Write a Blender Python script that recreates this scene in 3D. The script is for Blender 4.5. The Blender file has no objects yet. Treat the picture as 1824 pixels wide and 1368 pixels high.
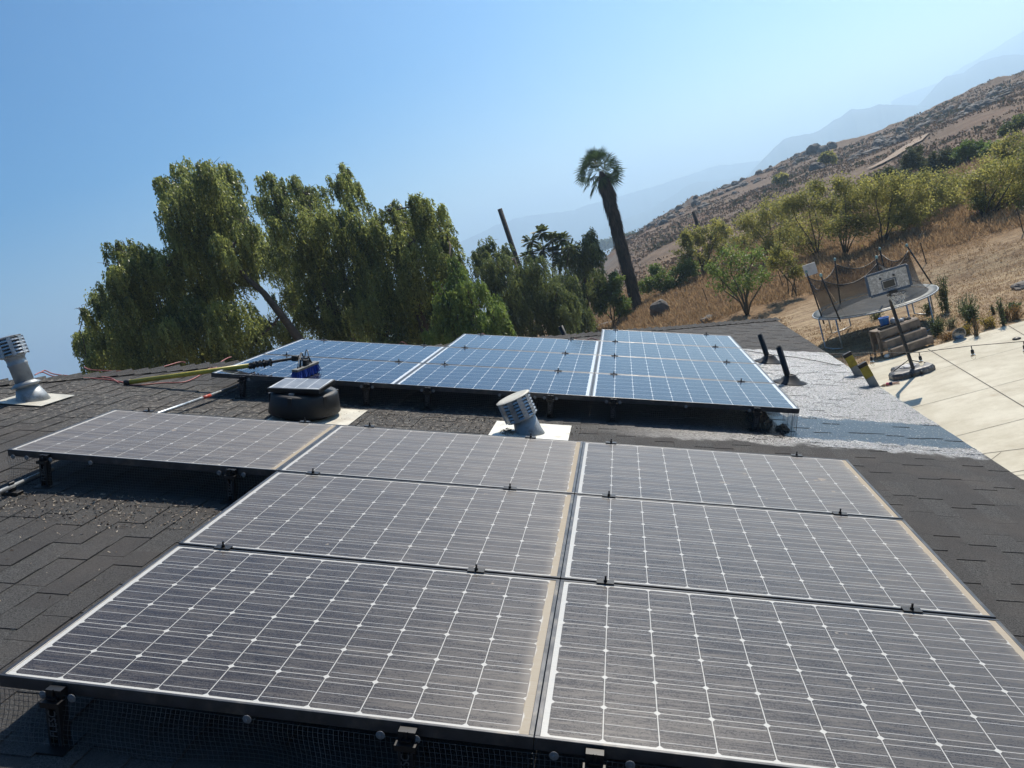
import bpy, math, random
import numpy as np
from mathutils import Matrix, Vector, noise
rad = math.radians
random.seed(7); rng = np.random.default_rng(11)
S = bpy.context.scene
COL = S.collection
# ---------------- camera, world, sun, exposure ----------------
TH = rad(19.0)                                   # roof pitch; roof frame: x down the slope, y along the eave, z out of the roof
F = 1387.36                                      # focal length in photo pixels (1824 wide)
CAM = np.array([2.18134939, -1.92736056, 0.7643367])
FWD = np.array([-0.18712172, 0.96933439, -0.15929939]); RGT = np.array([0.94680921, 0.13474964, -0.29222399])
FWD /= np.linalg.norm(FWD); RGT -= FWD*RGT.dot(FWD); RGT /= np.linalg.norm(RGT); DWN = np.cross(FWD, RGT)
cam = bpy.data.cameras.new('camera'); camo = bpy.data.objects.new('camera', cam); COL.objects.link(camo)
cam.sensor_width = 36; cam.lens = 36*F/1824; cam.clip_start = 0.02; cam.clip_end = 30000
camo.matrix_world = Matrix(((RGT[0], -DWN[0], -FWD[0], CAM[0]), (RGT[1], -DWN[1], -FWD[1], CAM[1]), (RGT[2], -DWN[2], -FWD[2], CAM[2]), (0, 0, 0, 1)))
S.camera = camo
AZ, EL = rad(26), rad(49)
w = bpy.data.worlds.new('World'); S.world = w; w.use_nodes = True
wn = w.node_tree; bg = wn.nodes['Background']; sk = wn.nodes.new('ShaderNodeTexSky'); sk.sky_type = 'NISHITA'; sk.sun_disc = False
sk.sun_elevation = EL; sk.sun_rotation = AZ; sk.air_density = 1.0; sk.dust_density = 0.7; sk.ozone_density = 1.3; sk.altitude = 400
hs_ = wn.nodes.new('ShaderNodeHueSaturation'); hs_.inputs['Saturation'].default_value = 1.85; wn.links.new(sk.outputs[0], hs_.inputs['Color']); wn.links.new(hs_.outputs[0], bg.inputs[0]); bg.inputs[1].default_value = 0.074
sd = bpy.data.lights.new('sun', 'SUN'); sd.energy = 5.0; sd.angle = rad(0.5); sd.color = (1.0, 0.92, 0.80)
so = bpy.data.objects.new('sun', sd); COL.objects.link(so)
SUN = Vector((math.sin(AZ)*math.cos(EL), math.cos(AZ)*math.cos(EL), math.sin(EL)))
so.rotation_euler = SUN.to_track_quat('Z', 'Y').to_euler(); so.location = (0, 0, 30)
S.view_settings.view_transform = 'Standard'; S.view_settings.look = 'None'; S.view_settings.exposure = 0.45; S.view_settings.gamma = 1
S.cycles.volume_bounces = 1; S.cycles.max_bounces = 6; S.cycles.transparent_max_bounces = 12

# ---------------- helpers ----------------
GZ = -4.6
WR = np.array([[math.cos(TH), 0, math.sin(TH)], [0, 1, 0], [-math.sin(TH), 0, math.cos(TH)]])
def ray(x, y): return FWD + RGT*(x-912)/F + DWN*(y-684)/F
def at(x, y, Y): d = ray(x, y); return CAM + d*(Y-CAM[1])/d[1]
def atx(x, y, X): d = ray(x, y); return CAM + d*(X-CAM[0])/d[0]
def atz(x, y, Z): d = ray(x, y); return CAM + d*(Z-CAM[2])/d[2]
def R2W(p): return WR @ np.array(p, float)
def roofpt(x, y, n=-0.2):
    d = WR.T @ ray(x, y); c = WR.T @ CAM; return c + d*(n-c[2])/d[2]
def tag(o, label=None, cat=None, group=None, kind=None):
    if label: o['label'] = label
    if cat: o['category'] = cat
    if group: o['group'] = group
    if kind: o['kind'] = kind
    return o
class MB:
    def __init__(s): s.v = []; s.f = []; s.c = []
    def add(s, vs, fs, col=None):
        b = len(s.v); s.v += [tuple(map(float, q)) for q in vs]; s.f += [tuple(i+b for i in f) for f in fs]
        if col is not None: s.c += [col]*len(vs)
        return s
    def box(s, c, d, R=None, col=None, taper=1.0):
        c = np.array(c, float); hx, hy, hz = np.array(d)/2
        P = np.array([(sx*hx*(taper if sz > 0 else 1), sy*hy*(taper if sz > 0 else 1), sz*hz) for sz in (-1, 1) for sy in (-1, 1) for sx in (-1, 1)])
        if R is not None: P = P @ np.array(R).T
        return s.add(P + c, [(0, 2, 3, 1), (4, 5, 7, 6), (0, 1, 5, 4), (2, 6, 7, 3), (0, 4, 6, 2), (1, 3, 7, 5)], col)
    def tube(s, pts, r, n=8, caps=True, col=None):
        pts = [np.array(p, float) for p in pts]; m = len(pts)
        rs = [r]*m if np.isscalar(r) else list(r)
        up = None; vs = []
        for i, p in enumerate(pts):
            t = pts[min(i+1, m-1)] - pts[max(i-1, 0)]; t = t/(np.linalg.norm(t)+1e-12)
            if up is None: up = np.cross(t, (0.3, 0.5, 0.81)); up /= np.linalg.norm(up)
            up = up - t*up.dot(t); up /= (np.linalg.norm(up)+1e-12); b = np.cross(t, up)
            for k in range(n):
                a = 2*math.pi*k/n; vs.append(p + rs[i]*(math.cos(a)*up + math.sin(a)*b))
        fs = [(i*n+k, i*n+(k+1) % n, (i+1)*n+(k+1) % n, (i+1)*n+k) for i in range(m-1) for k in range(n)]
        if caps: fs += [tuple(range(n-1, -1, -1)), tuple((m-1)*n+k for k in range(n))]
        return s.add(vs, fs, col)
    def lathe(s, prof, n=32, M=None, c=(0, 0, 0), caps=True):
        vs = []
        for r, z in prof:
            for k in range(n): a = 2*math.pi*k/n; vs.append((r*math.cos(a), r*math.sin(a), z))
        m = len(prof); V_ = np.array(vs)
        if M is not None: V_ = V_ @ np.array(M).T
        fs = [(i*n+k, i*n+(k+1) % n, (i+1)*n+(k+1) % n, (i+1)*n+k) for i in range(m-1) for k in range(n)]
        if caps: fs += [tuple(range(n-1, -1, -1)), tuple((m-1)*n+k for k in range(n))]
        return s.add(V_ + np.array(c), fs)
    def build(s, name, mat, parent=None, smooth=False, bevel=0, M=None):
        me = bpy.data.meshes.new(name); me.from_pydata(s.v, [], s.f)
        if s.c and len(s.c) == len(s.v):
            a = me.attributes.new('tint', 'FLOAT', 'POINT'); a.data.foreach_set('value', s.c)
        me.materials.append(mat)
        if smooth: me.polygons.foreach_set('use_smooth', [True]*len(me.polygons))
        me.update(); o = bpy.data.objects.new(name, me); COL.objects.link(o)
        if parent: o.parent = parent
        if M is not None: o.matrix_world = M
        if bevel:
            b = o.modifiers.new('bevel', 'BEVEL'); b.width = bevel; b.segments = 2; b.limit_method = 'ANGLE'; b.angle_limit = rad(40)
        return o
def npmesh(name, V, Fq, mat, parent=None, tint=None, flat=False):
    me = bpy.data.meshes.new(name); k = Fq.shape[1]
    me.vertices.add(len(V)); me.vertices.foreach_set('co', np.ascontiguousarray(V, dtype=np.float32).ravel())
    me.loops.add(Fq.size); me.loops.foreach_set('vertex_index', np.ascontiguousarray(Fq, dtype=np.int32).ravel())
    me.polygons.add(len(Fq)); me.polygons.foreach_set('loop_start', np.arange(0, Fq.size, k, dtype=np.int32))
    me.polygons.foreach_set('loop_total', np.full(len(Fq), k, dtype=np.int32))
    if tint is not None:
        a = me.attributes.new('tint', 'FLOAT', 'POINT'); a.data.foreach_set('value', np.ascontiguousarray(tint, dtype=np.float32))
    me.materials.append(mat); me.update(calc_edges=True)
    if flat: me.shade_flat()
    o = bpy.data.objects.new(name, me); COL.objects.link(o)
    if parent: o.parent = parent
    return o
def empty(name, loc, label=None, cat=None, group=None, roof=False, rot=None):
    o = bpy.data.objects.new(name, None); COL.objects.link(o); o.location = tuple(loc); o.empty_display_size = 0.1
    if roof: o.rotation_euler = (0, TH, 0)
    if rot: o.rotation_euler = rot
    return tag(o, label, cat, group)
def dup(root, loc=None, label=None, group=None):
    r = root.copy(); COL.objects.link(r)
    if loc is not None: r.location = loc
    if label: r['label'] = label
    if group: r['group'] = group
    for ch in list(root.children):
        c = ch.copy(); COL.objects.link(c); c.parent = r
        for g in list(ch.children): d = g.copy(); COL.objects.link(d); d.parent = c
    return r
# ---- materials ----
class NT:
    def __init__(s, name):
        s.m = bpy.data.materials.new(name); s.m.use_nodes = True; s.t = s.m.node_tree; s.n = s.t.nodes
        s.p = s.n['Principled BSDF']; s.out = s.n['Material Output']
    def lk(s, a, b): s.t.links.new(a, b)
    def node(s, typ, **kw):
        x = s.n.new(typ)
        for k, v in kw.items(): setattr(x, k, v)
        return x
    def val(s, sock, v):
        if hasattr(v, 'is_output') or isinstance(v, bpy.types.NodeSocket): s.lk(v, sock)
        else: sock.default_value = v
    def math(s, op, a, b=0.0, c=None, clamp=False):
        x = s.node('ShaderNodeMath', operation=op, use_clamp=clamp); s.val(x.inputs[0], a); s.val(x.inputs[1], b)
        if c is not None: s.val(x.inputs[2], c)
        return x.outputs[0]
    def ramp(s, v, lo, hi, a=0.0, b=1.0):
        x = s.node('ShaderNodeMapRange', interpolation_type='SMOOTHSTEP'); s.val(x.inputs[0], v); x.inputs[1].default_value = lo; x.inputs[2].default_value = hi; x.inputs[3].default_value = a; x.inputs[4].default_value = b
        return x.outputs[0]
    def mix(s, f, a, b):
        x = s.node('ShaderNodeMix', data_type='RGBA'); s.val(x.inputs[0], f)
        s.val(x.inputs[6], a if not isinstance(a, tuple) else (*a, 1)[:4]); s.val(x.inputs[7], b if not isinstance(b, tuple) else (*b, 1)[:4]); return x.outputs[2]
    def fmix(s, f, a, b):
        x = s.node('ShaderNodeMix', data_type='FLOAT'); s.val(x.inputs[0], f); s.val(x.inputs[2], a); s.val(x.inputs[3], b); return x.outputs[0]
    def coord(s, scale=None, kind='Object'):
        c = s.node('ShaderNodeTexCoord').outputs[kind]
        if scale is not None:
            mp = s.node('ShaderNodeMapping'); s.lk(c, mp.inputs[0]); mp.inputs[3].default_value = scale; c = mp.outputs[0]
        return c
    def noise(s, vec, scale, detail=4, rough=0.55, dist=0.0):
        x = s.node('ShaderNodeTexNoise'); s.lk(vec, x.inputs['Vector']); x.inputs['Scale'].default_value = scale; x.inputs['Detail'].default_value = detail
        x.inputs['Roughness'].default_value = rough; x.inputs['Distortion'].default_value = dist; return x.outputs[0]
    def attr(s, name): return s.node('ShaderNodeAttribute', attribute_name=name).outputs['Fac']
    def bump(s, h, strength=0.3, dist=0.01):
        b = s.node('ShaderNodeBump'); s.val(b.inputs['Strength'], strength); b.inputs['Distance'].default_value = dist; s.lk(h, b.inputs['Height']); s.lk(b.outputs[0], s.p.inputs['Normal']); return b
    def set(s, **kw):
        for k, v in kw.items():
            s.val(s.p.inputs[k.replace('_', ' ')], (*v, 1) if isinstance(v, tuple) and len(v) == 3 else v)
        return s
def simple(name, col, rough=0.6, metal=0.0, var=0.15, scale=8.0, bump=0.0, kind='Object', dirt=None):
    t = NT(name); c = t.coord(kind=kind); n = t.noise(c, scale, 5)
    f = t.ramp(n, 0.3, 0.7)
    a = tuple(x*(1-var) for x in col); b = tuple(min(1, x*(1+var)) for x in col)
    cc = t.mix(f, a, b)
    if dirt: cc = t.mix(t.ramp(t.noise(c, scale*0.6, 6, 0.65), 0.5, 0.72), cc, dirt)
    t.set(Base_Color=cc, Roughness=t.fmix(f, rough*0.85, min(1, rough*1.12)), Metallic=metal)
    if bump: t.bump(t.noise(c, scale*6, 4), bump)
    return t.m
M_blackmetal = simple('black_anodised_metal', (0.012, 0.012, 0.013), 0.45, 0.3)
M_blackpl = simple('black_plastic', (0.009, 0.009, 0.010), 0.55, var=0.3, dirt=(0.022, 0.02, 0.018))
M_steel = simple('galvanised_steel', (0.42, 0.44, 0.45), 0.42, 0.75, 0.2, 14, 0.05, dirt=(0.25, 0.24, 0.22))
M_paintgrey = simple('weathered_grey_paint', (0.33, 0.35, 0.36), 0.5, 0.35, 0.15, 9, 0.05, dirt=(0.14, 0.13, 0.12))
M_cap = simple('dusty_cream_metal', (0.50, 0.475, 0.40), 0.55, 0.1, 0.12, 7, 0.03, dirt=(0.4, 0.36, 0.29))
M_wire = simple('grey_wire', (0.13, 0.13, 0.13), 0.5, 0.4)
M_washer = simple('dull_steel_disc', (0.17, 0.175, 0.18), 0.6, 0.2, 0.2, 60)
M_wood = simple('weathered_wood', (0.20, 0.155, 0.115), 0.8, 0, 0.3, 6, 0.3, dirt=(0.1, 0.08, 0.06))
M_bark = simple('bark', (0.075, 0.055, 0.04), 0.9, 0, 0.4, 5, 0.6)
M_bark2 = simple('pale_green_bark', (0.085, 0.075, 0.05), 0.85, 0, 0.35, 5, 0.4)
M_rock = simple('granite', (0.135, 0.118, 0.102), 0.9, 0, 0.35, 1.6, 0.6, dirt=(0.09, 0.08, 0.07))
M_bluepl = simple('blue_plastic', (0.02, 0.13, 0.42), 0.4)
M_white = simple('white_plastic', (0.68, 0.66, 0.6), 0.5)
M_lightgrey = simple('light_grey_plastic', (0.33, 0.33, 0.34), 0.45, var=0.2)
M_yellow = simple('yellow_label', (0.34, 0.25, 0.02), 0.5, var=0.25, scale=20)
M_fibre = simple('grey_fibreglass', (0.24, 0.235, 0.21), 0.55, 0, 0.2, 15)

def panel_mat(dusty):
    t = NT('dusty_solar_glass' if dusty else 'clean_solar_glass'); co = t.coord()
    sp = t.node('ShaderNodeSeparateXYZ'); t.lk(co, sp.inputs[0]); X, Y = sp.outputs[0], sp.outputs[1]
    cell = 0.1585
    cx = t.math('DIVIDE', t.math('SUBTRACT', X, 0.0325), cell); cy = t.math('DIVIDE', t.math('SUBTRACT', Y, 0.0205), cell)
    fx = t.math('ABSOLUTE', t.math('SUBTRACT', t.math('FRACT', cx), 0.5)); fy = t.math('ABSOLUTE', t.math('SUBTRACT', t.math('FRACT', cy), 0.5))
    gap = t.math('GREATER_THAN', fx, 0.4905); gapy = t.math('GREATER_THAN', fy, 0.4925)
    cham = t.math('GREATER_THAN', t.math('ADD', fx, fy), 0.925)
    out = t.math('MAXIMUM', t.math('LESS_THAN', X, 0.0325), t.math('GREATER_THAN', X, 1.6175))
    outy = t.math('MAXIMUM', t.math('LESS_THAN', Y, 0.0205), t.math('GREATER_THAN', Y, 0.9715))
    white = t.math('MAXIMUM', t.math('MAXIMUM', t.math('MAXIMUM', gap, gapy), cham), t.math('MAXIMUM', out, outy))
    bf = t.math('FRACT', t.math('MULTIPLY', cy, 3.0)); bb = t.math('LESS_THAN', t.math('ABSOLUTE', t.math('SUBTRACT', bf, 0.5)), 0.021)
    bb = t.math('MULTIPLY', bb, t.math('LESS_THAN', fx, 0.47))
    ax = t.node('ShaderNodeObjectInfo').outputs['Random']
    off = t.node('ShaderNodeCombineXYZ'); t.lk(t.math('MULTIPLY', ax, 41.0), off.inputs[0]); t.lk(t.math('MULTIPLY', ax, 23.0), off.inputs[1]); vo = t.node('ShaderNodeVectorMath', operation='ADD'); t.lk(co, vo.inputs[0]); t.lk(off.outputs[0], vo.inputs[1]); co = vo.outputs[0]
    def sc3(v3): m3 = t.node('ShaderNodeVectorMath', operation='MULTIPLY'); t.lk(co, m3.inputs[0]); m3.inputs[1].default_value = v3; return m3.outputs[0]
    n1 = t.noise(co, 3.0, 3); cellc = t.mix(n1, (0.007, 0.006, 0.009), (0.012, 0.011, 0.016)) if dusty else t.mix(n1, (0.006, 0.009, 0.022), (0.011, 0.017, 0.04))
    base = t.mix(bb, cellc, (0.40, 0.40, 0.39)); base = t.mix(white, base, (0.50, 0.495, 0.465) if dusty else (.68, .68, .66))
    st = sc3((1.6, 14, 1)); streak = t.noise(st, 2.2, 5, 0.65, 0.6)
    fine = t.noise(co, 240, 3, 0.7)
    if dusty:
        vec = t.node('ShaderNodeTexVoronoi', feature='DISTANCE_TO_EDGE'); 
        wv = t.node('ShaderNodeVectorMath', operation='ADD'); t.lk(sc3((16, 48, 1)), wv.inputs[0])
        nz = t.node('ShaderNodeTexNoise'); t.lk(co, nz.inputs['Vector']); nz.inputs['Scale'].default_value = 22; nz.inputs['Detail'].default_value = 3
        sc = t.node('ShaderNodeVectorMath', operation='SCALE'); t.lk(nz.outputs['Color'], sc.inputs[0]); sc.inputs['Scale'].default_value = 2.2; t.lk(sc.outputs[0], wv.inputs[1])
        t.lk(wv.outputs[0], vec.inputs['Vector']); vec.inputs['Scale'].default_value = 1.0
        crack = t.ramp(vec.outputs['Distance'], 0.0, 0.07, 0.0, 1.0)
        d = t.math('ADD', t.ramp(streak, 0.3, 0.75, 0.02, 0.12), t.math('MULTIPLY', t.ramp(fine, 0.35, 0.7), 0.10))
        d = t.math('MULTIPLY', d, t.fmix(crack, 0.45, 1.0))
        d = t.math('ADD', d, t.math('MULTIPLY', t.math('SUBTRACT', ax, 0.5), 0.05))
        d = t.math('ADD', d, t.ramp(X, 0.6, 1.6, 0.0, 0.06))
        wob = t.math('ADD', X, t.math('MULTIPLY', t.noise(sc3((1, 9, 1)), 1.5, 4), 0.03))
        d = t.math('MAXIMUM', d, t.ramp(wob, 1.56, 1.634, 0.0, 0.30))
        edge = t.math('MULTIPLY', t.ramp(wob, 1.626, 1.634), t.math('LESS_THAN', X, 1.645))
        dust = t.mix(edge, t.mix(streak, (0.29, 0.245, 0.20), (0.37, 0.325, 0.27)), (0.33, 0.275, 0.20))
        d = t.math('MAXIMUM', d, t.math('MULTIPLY', edge, 0.85))
        hf = t.noise(sc3((3, 85, 1)), 2.0, 3, .6); d = t.math('ADD', d, t.ramp(hf, .42, .66, 0, .09))
        sp2 = t.ramp(t.noise(co, 7.3, 4, 0.6), 0.70, 0.72)
        d = t.math('MAXIMUM', d, t.math('MULTIPLY', sp2, 0.6), clamp=True)
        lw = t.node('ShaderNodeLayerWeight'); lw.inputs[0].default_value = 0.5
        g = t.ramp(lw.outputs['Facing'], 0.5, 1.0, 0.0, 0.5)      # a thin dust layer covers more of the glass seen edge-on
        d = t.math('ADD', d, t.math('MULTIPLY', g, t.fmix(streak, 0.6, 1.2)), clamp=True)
        t.set(Base_Color=t.mix(d, base, dust), Roughness=t.fmix(d, 0.2, 0.8), Specular_IOR_Level=0.32)
        t.bump(fine, 0.12, 0.002)
    else:
        film = t.ramp(streak, 0.45, 0.8, 0.0, 0.05)
        t.set(Base_Color=t.mix(film, base, (0.3, 0.32, 0.34)), Roughness=0.05)
        wave = t.noise(sc3((2.5, 9, 1)), 3.0, 3)
        t.bump(wave, 0.10, 0.01)
    t.set(IOR=1.5); return t.m
M_dusty = panel_mat(True); M_clean = panel_mat(False)
M_frame = simple('black_aluminium_frame', (0.055, 0.056, 0.06), 0.36, 0.5, 0.2, 12, dirt=(0.12, 0.11, 0.095))

def roof_mat():
    t = NT('asphalt_shingles'); co = t.coord(); tint = t.attr('tint')
    sp = t.node('ShaderNodeSeparateXYZ'); t.lk(co, sp.inputs[0]); X, Y = sp.outputs[0], sp.outputs[1]
    g = t.math('ADD', t.math('MULTIPLY', t.noise(co, 330, 2, 0.9), .6), t.math('MULTIPLY', t.noise(co, 130, 2, 0.8), .4)); g2 = t.noise(co, 2.2, 5, 0.6); g3 = t.noise(co, 60, 4, 0.7)
    base = t.mix(t.ramp(g, 0.40, 0.62), (0.018, 0.0178, 0.0175), (0.130, 0.127, 0.122))
    base = t.mix(t.ramp(tint, 0.0, 1.0, 0.0, 0.6), base, (0.050, 0.045, 0.043))
    base = t.mix(t.ramp(g2, 0.42, 0.72, 0, 0.55), base, (0.095, 0.083, 0.073))
    base = t.mix(t.ramp(g3, 0.66, 0.78, 0, 0.5), base, (0.16, 0.145, 0.12))
    # pale lichen and droppings between the arrays
    z = t.math('MULTIPLY', t.ramp(Y, 2.6, 3.6), t.math('MULTIPLY', t.ramp(Y, 4.9, 4.3), t.ramp(X, 1.9, 0.6)))
    spots = t.math('MULTIPLY', t.ramp(t.noise(co, 26, 5, 0.75), 0.5, 0.68), t.math('MULTIPLY', z, 0.8))
    base = t.mix(spots, base, (0.34, 0.31, 0.26))
    # water spilt from washing the far panels
    nb = t.noise(co, 3.2, 6, 0.7); nbb = t.math('MULTIPLY', t.math('SUBTRACT', nb, 0.5), 0.55)
    v = t.math('ADD', Y, nbb)
    wet = t.math('MULTIPLY', t.math('MULTIPLY', t.ramp(v, 3.92, 4.04), t.ramp(v, 8.66, 8.55)), t.ramp(X, 1.2, 3.1))
    filmn = t.math('ADD', Y, t.math('MULTIPLY', t.math('SUBTRACT', t.noise(co, 5.5, 6, 0.75), 0.5), 0.35))
    film = t.math('MULTIPLY', t.math('MULTIPLY', t.ramp(filmn, 4.12, 4.26), t.ramp(filmn, 5.02, 4.8)), t.ramp(X, 2.8, 3.3))
    film = t.math('MULTIPLY', film, t.ramp(t.noise(co, 60, 3, 0.7), 0.70, 0.58))
    wetc = t.mix(0.55, base, (0.012, 0.012, 0.013))
    col = t.mix(wet, base, wetc); t.set(Base_Color=col)
    pn = t.noise(co, 70, 4, 0.8); wetf0 = t.math('MULTIPLY', wet, t.math('SUBTRACT', 1.0, film))
    rw = t.fmix(film, t.ramp(pn, 0.40, 0.60, 0.22, 0.56), 0.10)
    t.set(Roughness=t.fmix(wet, 0.92, rw), IOR=t.fmix(wetf0, 1.5, t.ramp(t.noise(co, 38, 5, .85), .38, .62, 1.5, 2.5)))
    wetf = t.math('MULTIPLY', wet, t.math('SUBTRACT', 1.0, film))
    t.set(**{'Specular_IOR_Level': t.fmix(wet, 0.35, t.fmix(film, 1.0, 0.2))})
    h = t.fmix(film, t.fmix(wet, g, t.math('ADD', pn, t.math('MULTIPLY', g, .4))), 0.5); b = t.bump(h, t.fmix(wet, 0.9, t.fmix(film, 1.0, 0.1)), 0.012)
    return t.m
M_roof = roof_mat()

# ---------------- house ----------------
UR, UE, VN, VF = -3.68, 4.58, -7.0, 12.05           # ridge, eave, near end, far eave corner (roof frame)
def hipv(u): return VF - (UE-u)*0.952
house = empty('house', R2W((0, 0, -0.2)), 'low house under a dark grey shingled hip roof that carries the solar panels', 'house', roof=True)
def shingles():
    V_, Fc, T = [], [], []
    e = 0.143; i = 0; u = UE+0.02
    rs = random.Random(3)
    while u > UR:
        u0 = max(u-e, UR); v = VN + rs.uniform(0, .3); thick = rs.random() < .5
        while v < hipv(u)+0.35:
            wd = rs.uniform(.12, .30); hi = 0.0042 if thick else 0.0010
            z1 = hi + rs.uniform(0, .0012); z0 = hi - .0002; z1 += .0022
            va, vb = v+.0015, v+wd-.0015
            vmax = hipv((u+u0)/2)+0.05
            vb = min(vb, vmax)
            if vb > va:
                b = len(V_); uu = u + rs.uniform(-.003, .003)
                V_ += [(u0, va, z0), (uu, va, z1+.001), (uu, vb, z1+.001), (u0, vb, z0), (uu, va, -.006), (uu, vb, -.006), (u0, va, -.006), (u0, vb, -.006)]
                Fc += [(b, b+1, b+2, b+3), (b+1, b+4, b+5, b+2), (b, b+6, b+4, b+1), (b+3, b+2, b+5, b+7)]
                T += [rs.random()]*8
            v += wd; thick = not thick if rs.random() < .8 else thick
        u -= e; i += 1
    npo = np.array(V_); 
    o = npmesh('roof', npo, np.array(Fc), M_roof, house, T, flat=True); return o
roof_o = shingles(); tag(roof_o, 'dark grey asphalt shingles, wet and glittering at the right')
zr = lambda u: 0
deck = MB()   # the deck under the shingles and the roof's other slopes (fall away beyond the hip and the ridge)
def rw(p): return tuple(p)
A = (UR, VN, -.004); Bp = (UE, VN, -.004); Cc = (UE, VF, -.004); D = (UR, hipv(UR), -.004)
deck.add([A, Bp, Cc, D], [(0, 1, 2, 3)], 0.5)
# in roof frame, horizontal far slope: compute via world
wi = lambda P: WR.T @ np.array(P)
cw = R2W((UE, VF, 0)); dw = R2W((UR, hipv(UR), 0)); aw = R2W((UR, VN, 0)); ew = np.array([2*aw[0]-cw[0], aw[1], cw[2]]); fw = np.array([2*aw[0]-cw[0], VF, cw[2]])
pts = [wi(q)-np.array((0, 0, 0.004)) for q in (dw, cw, fw, aw, ew)]
deck.add(pts, [(0, 1, 2), (3, 0, 2, 4)], 0.5)
o = deck.build('roof_deck', M_roof, house)
caps = MB()   # hip caps, overlapping up the hip
hs = np.array((UE, VF, 0)); he = np.array((UR, hipv(UR), 0)); L = np.linalg.norm(he-hs); dv = (he-hs)/L
nb = np.cross((0, 0, 1), dv); ncap = int(L/0.145)
far_n = wi(np.cross(cw-dw, fw-dw)); far_n /= np.linalg.norm(far_n); far_n *= np.sign(far_n[2]); far_d = np.cross(far_n, dv); far_d *= np.sign(far_d[1])
rc = random.Random(5)
for k in range(ncap):
    a0 = hs + dv*(k*L/ncap); a1 = hs + dv*((k+1)*L/ncap+.10); s0 = .034+rc.uniform(0, .010); j = rc.uniform(-.012, .012)
    side = -np.cross((0, 0, 1), dv); side = side*np.sign(-side[1])
    wdt = .125
    P = [a0+side*wdt+(0, 0, s0*.55), a0+(0, 0, s0+.012), a0+far_d*wdt+np.array((0, 0, s0*.6)), a1+side*wdt+(0, 0, .004), a1+(0, 0, .014), a1+far_d*wdt+np.array((0, 0, .004))]
    P = [q+side*j for q in P]; Q = [q-np.array((0, 0, .016)) for q in P[:3]]
    caps.add(P+Q, [(0, 1, 4, 3), (1, 2, 5, 4), (0, 6, 7, 1), (1, 7, 8, 2)], rc.random())
ra = np.array((UR, hipv(UR), 0)); rb = np.array((UR, VN, 0)); Lr = np.linalg.norm(rb-ra); nr = int(Lr/.145)
oth = np.array((-math.cos(2*TH), 0, -math.sin(2*TH)))
for k in range(nr):
    a0 = ra+(rb-ra)*(k+1)/nr; a1 = ra+(rb-ra)*(k-.6)/nr; s0 = .02+rc.uniform(0, .006)
    P = [a0+(.125, 0, s0*.55), a0+(0, 0, s0+.012), a0+oth*.125+(0, 0, s0*.6), a1+(.125, 0, .004), a1+(0, 0, .014), a1+oth*.125+(0, 0, .004)]
    Q = [q-np.array((0, 0, .016)) for q in P[:3]]
    caps.add(P+Q, [(0, 3, 4, 1), (1, 4, 5, 2), (0, 1, 7, 6), (1, 2, 8, 7)], rc.random())
caps.build('hip_caps', M_roof, house)
M_stucco = simple('beige_stucco', (0.46, 0.40, 0.31), 0.9, 0, 0.1, 12, 0.3)
M_fascia = simple('brown_fascia_paint', (0.12, 0.085, 0.06), 0.6)
hw = MB(); xe, xw_ = cw[0]-.5-R2W((0, 0, -.2))[0], ew[0]+.5
base = R2W((0, 0, -.2))
wall = MB(); x0, x1 = 2*aw[0]-cw[0]+.5, cw[0]-.5; zt = cw[2]-.02; y0, y1 = VN+.3, VF-.5
def wl(p): return wi(np.array(p))  # world vector -> house local (house origin is base)
for (xa, ya, xb, yb) in ((x1, y0, x1, y1), (x1, y1, x0, y1), (x0, y1, x0, y0), (x0, y0, x1, y0)):
    q = [(xa, ya, zt), (xb, yb, zt), (xb, yb, GZ-base[2]), (xa, ya, GZ-base[2])]
    wall.add([wl(p) for p in q], [(0, 1, 2, 3)])
wall.build('wall', M_stucco, house)
fas = MB()
for (xa, ya, xb, yb) in ((cw[0]-.02, VN, cw[0]-.02, VF-.02), (cw[0]-.02, VF-.02, 2*aw[0]-cw[0]+.02, VF-.02)):
    nx, ny = (1, 0) if xa == xb else (0, 1)
    q = [(xa, ya, cw[2]-.012), (xb, yb, cw[2]-.012), (xb, yb, cw[2]-.16), (xa, ya, cw[2]-.16), (xa-nx*.5, ya-ny*.5, cw[2]-.16), (xb-nx*.5, yb-ny*.5, cw[2]-.16)]
    fas.add([wl(p) for p in q], [(0, 1, 2, 3), (3, 2, 5, 4)])
fas.build('fascia', M_fascia, house)

# ---------------- solar panels ----------------
U, VV = 1.66, 1.00723; PL, PW, PT = 1.658, 0.992, 0.04
def make_panel(mat, clampu):
    root = empty('solar_panel', (0, 0, 0), 'x', 'solar panel', roof=True)
    f = MB(); lip = .0105
    f.box((PL/2, lip/2, -PT/2), (PL, lip, PT)); f.box((PL/2, PW-lip/2, -PT/2), (PL, lip, PT))
    sl = .0155; f.box((sl/2, PW/2, -PT/2-.0002), (sl, PW-2*lip, PT-.0004)); f.box((PL-sl/2, PW/2, -PT/2-.0002), (sl, PW-2*lip, PT-.0004))
    fo = f.build('frame', M_frame, root, bevel=.0016, smooth=False)
    g = MB(); g.box((PL/2, PW/2, -.0055), (PL-2*sl, PW-2*lip, .006)); g.build('glass', mat, root)
    bk = MB(); 
    for cu in clampu:
        c = MB(); c.box((cu, PW+.0075, .0035), (.07, .034, .004)); c.box((cu, PW+.0075, -.02), (.03, .012, .045))
        c.tube([(cu, PW+.0075, .004), (cu, PW+.0075, .014)], .0075, 8); c.tube([(cu, PW+.0075, .012), (cu, PW+.0075, .03)], .0042, 8)
        c.build('clamp', M_blackmetal, root)
    return root
RAIL = {-1: (.26, 1.41), 0: (.21, 1.312), 1: (.18, 1.35)}
protos = {}
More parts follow.
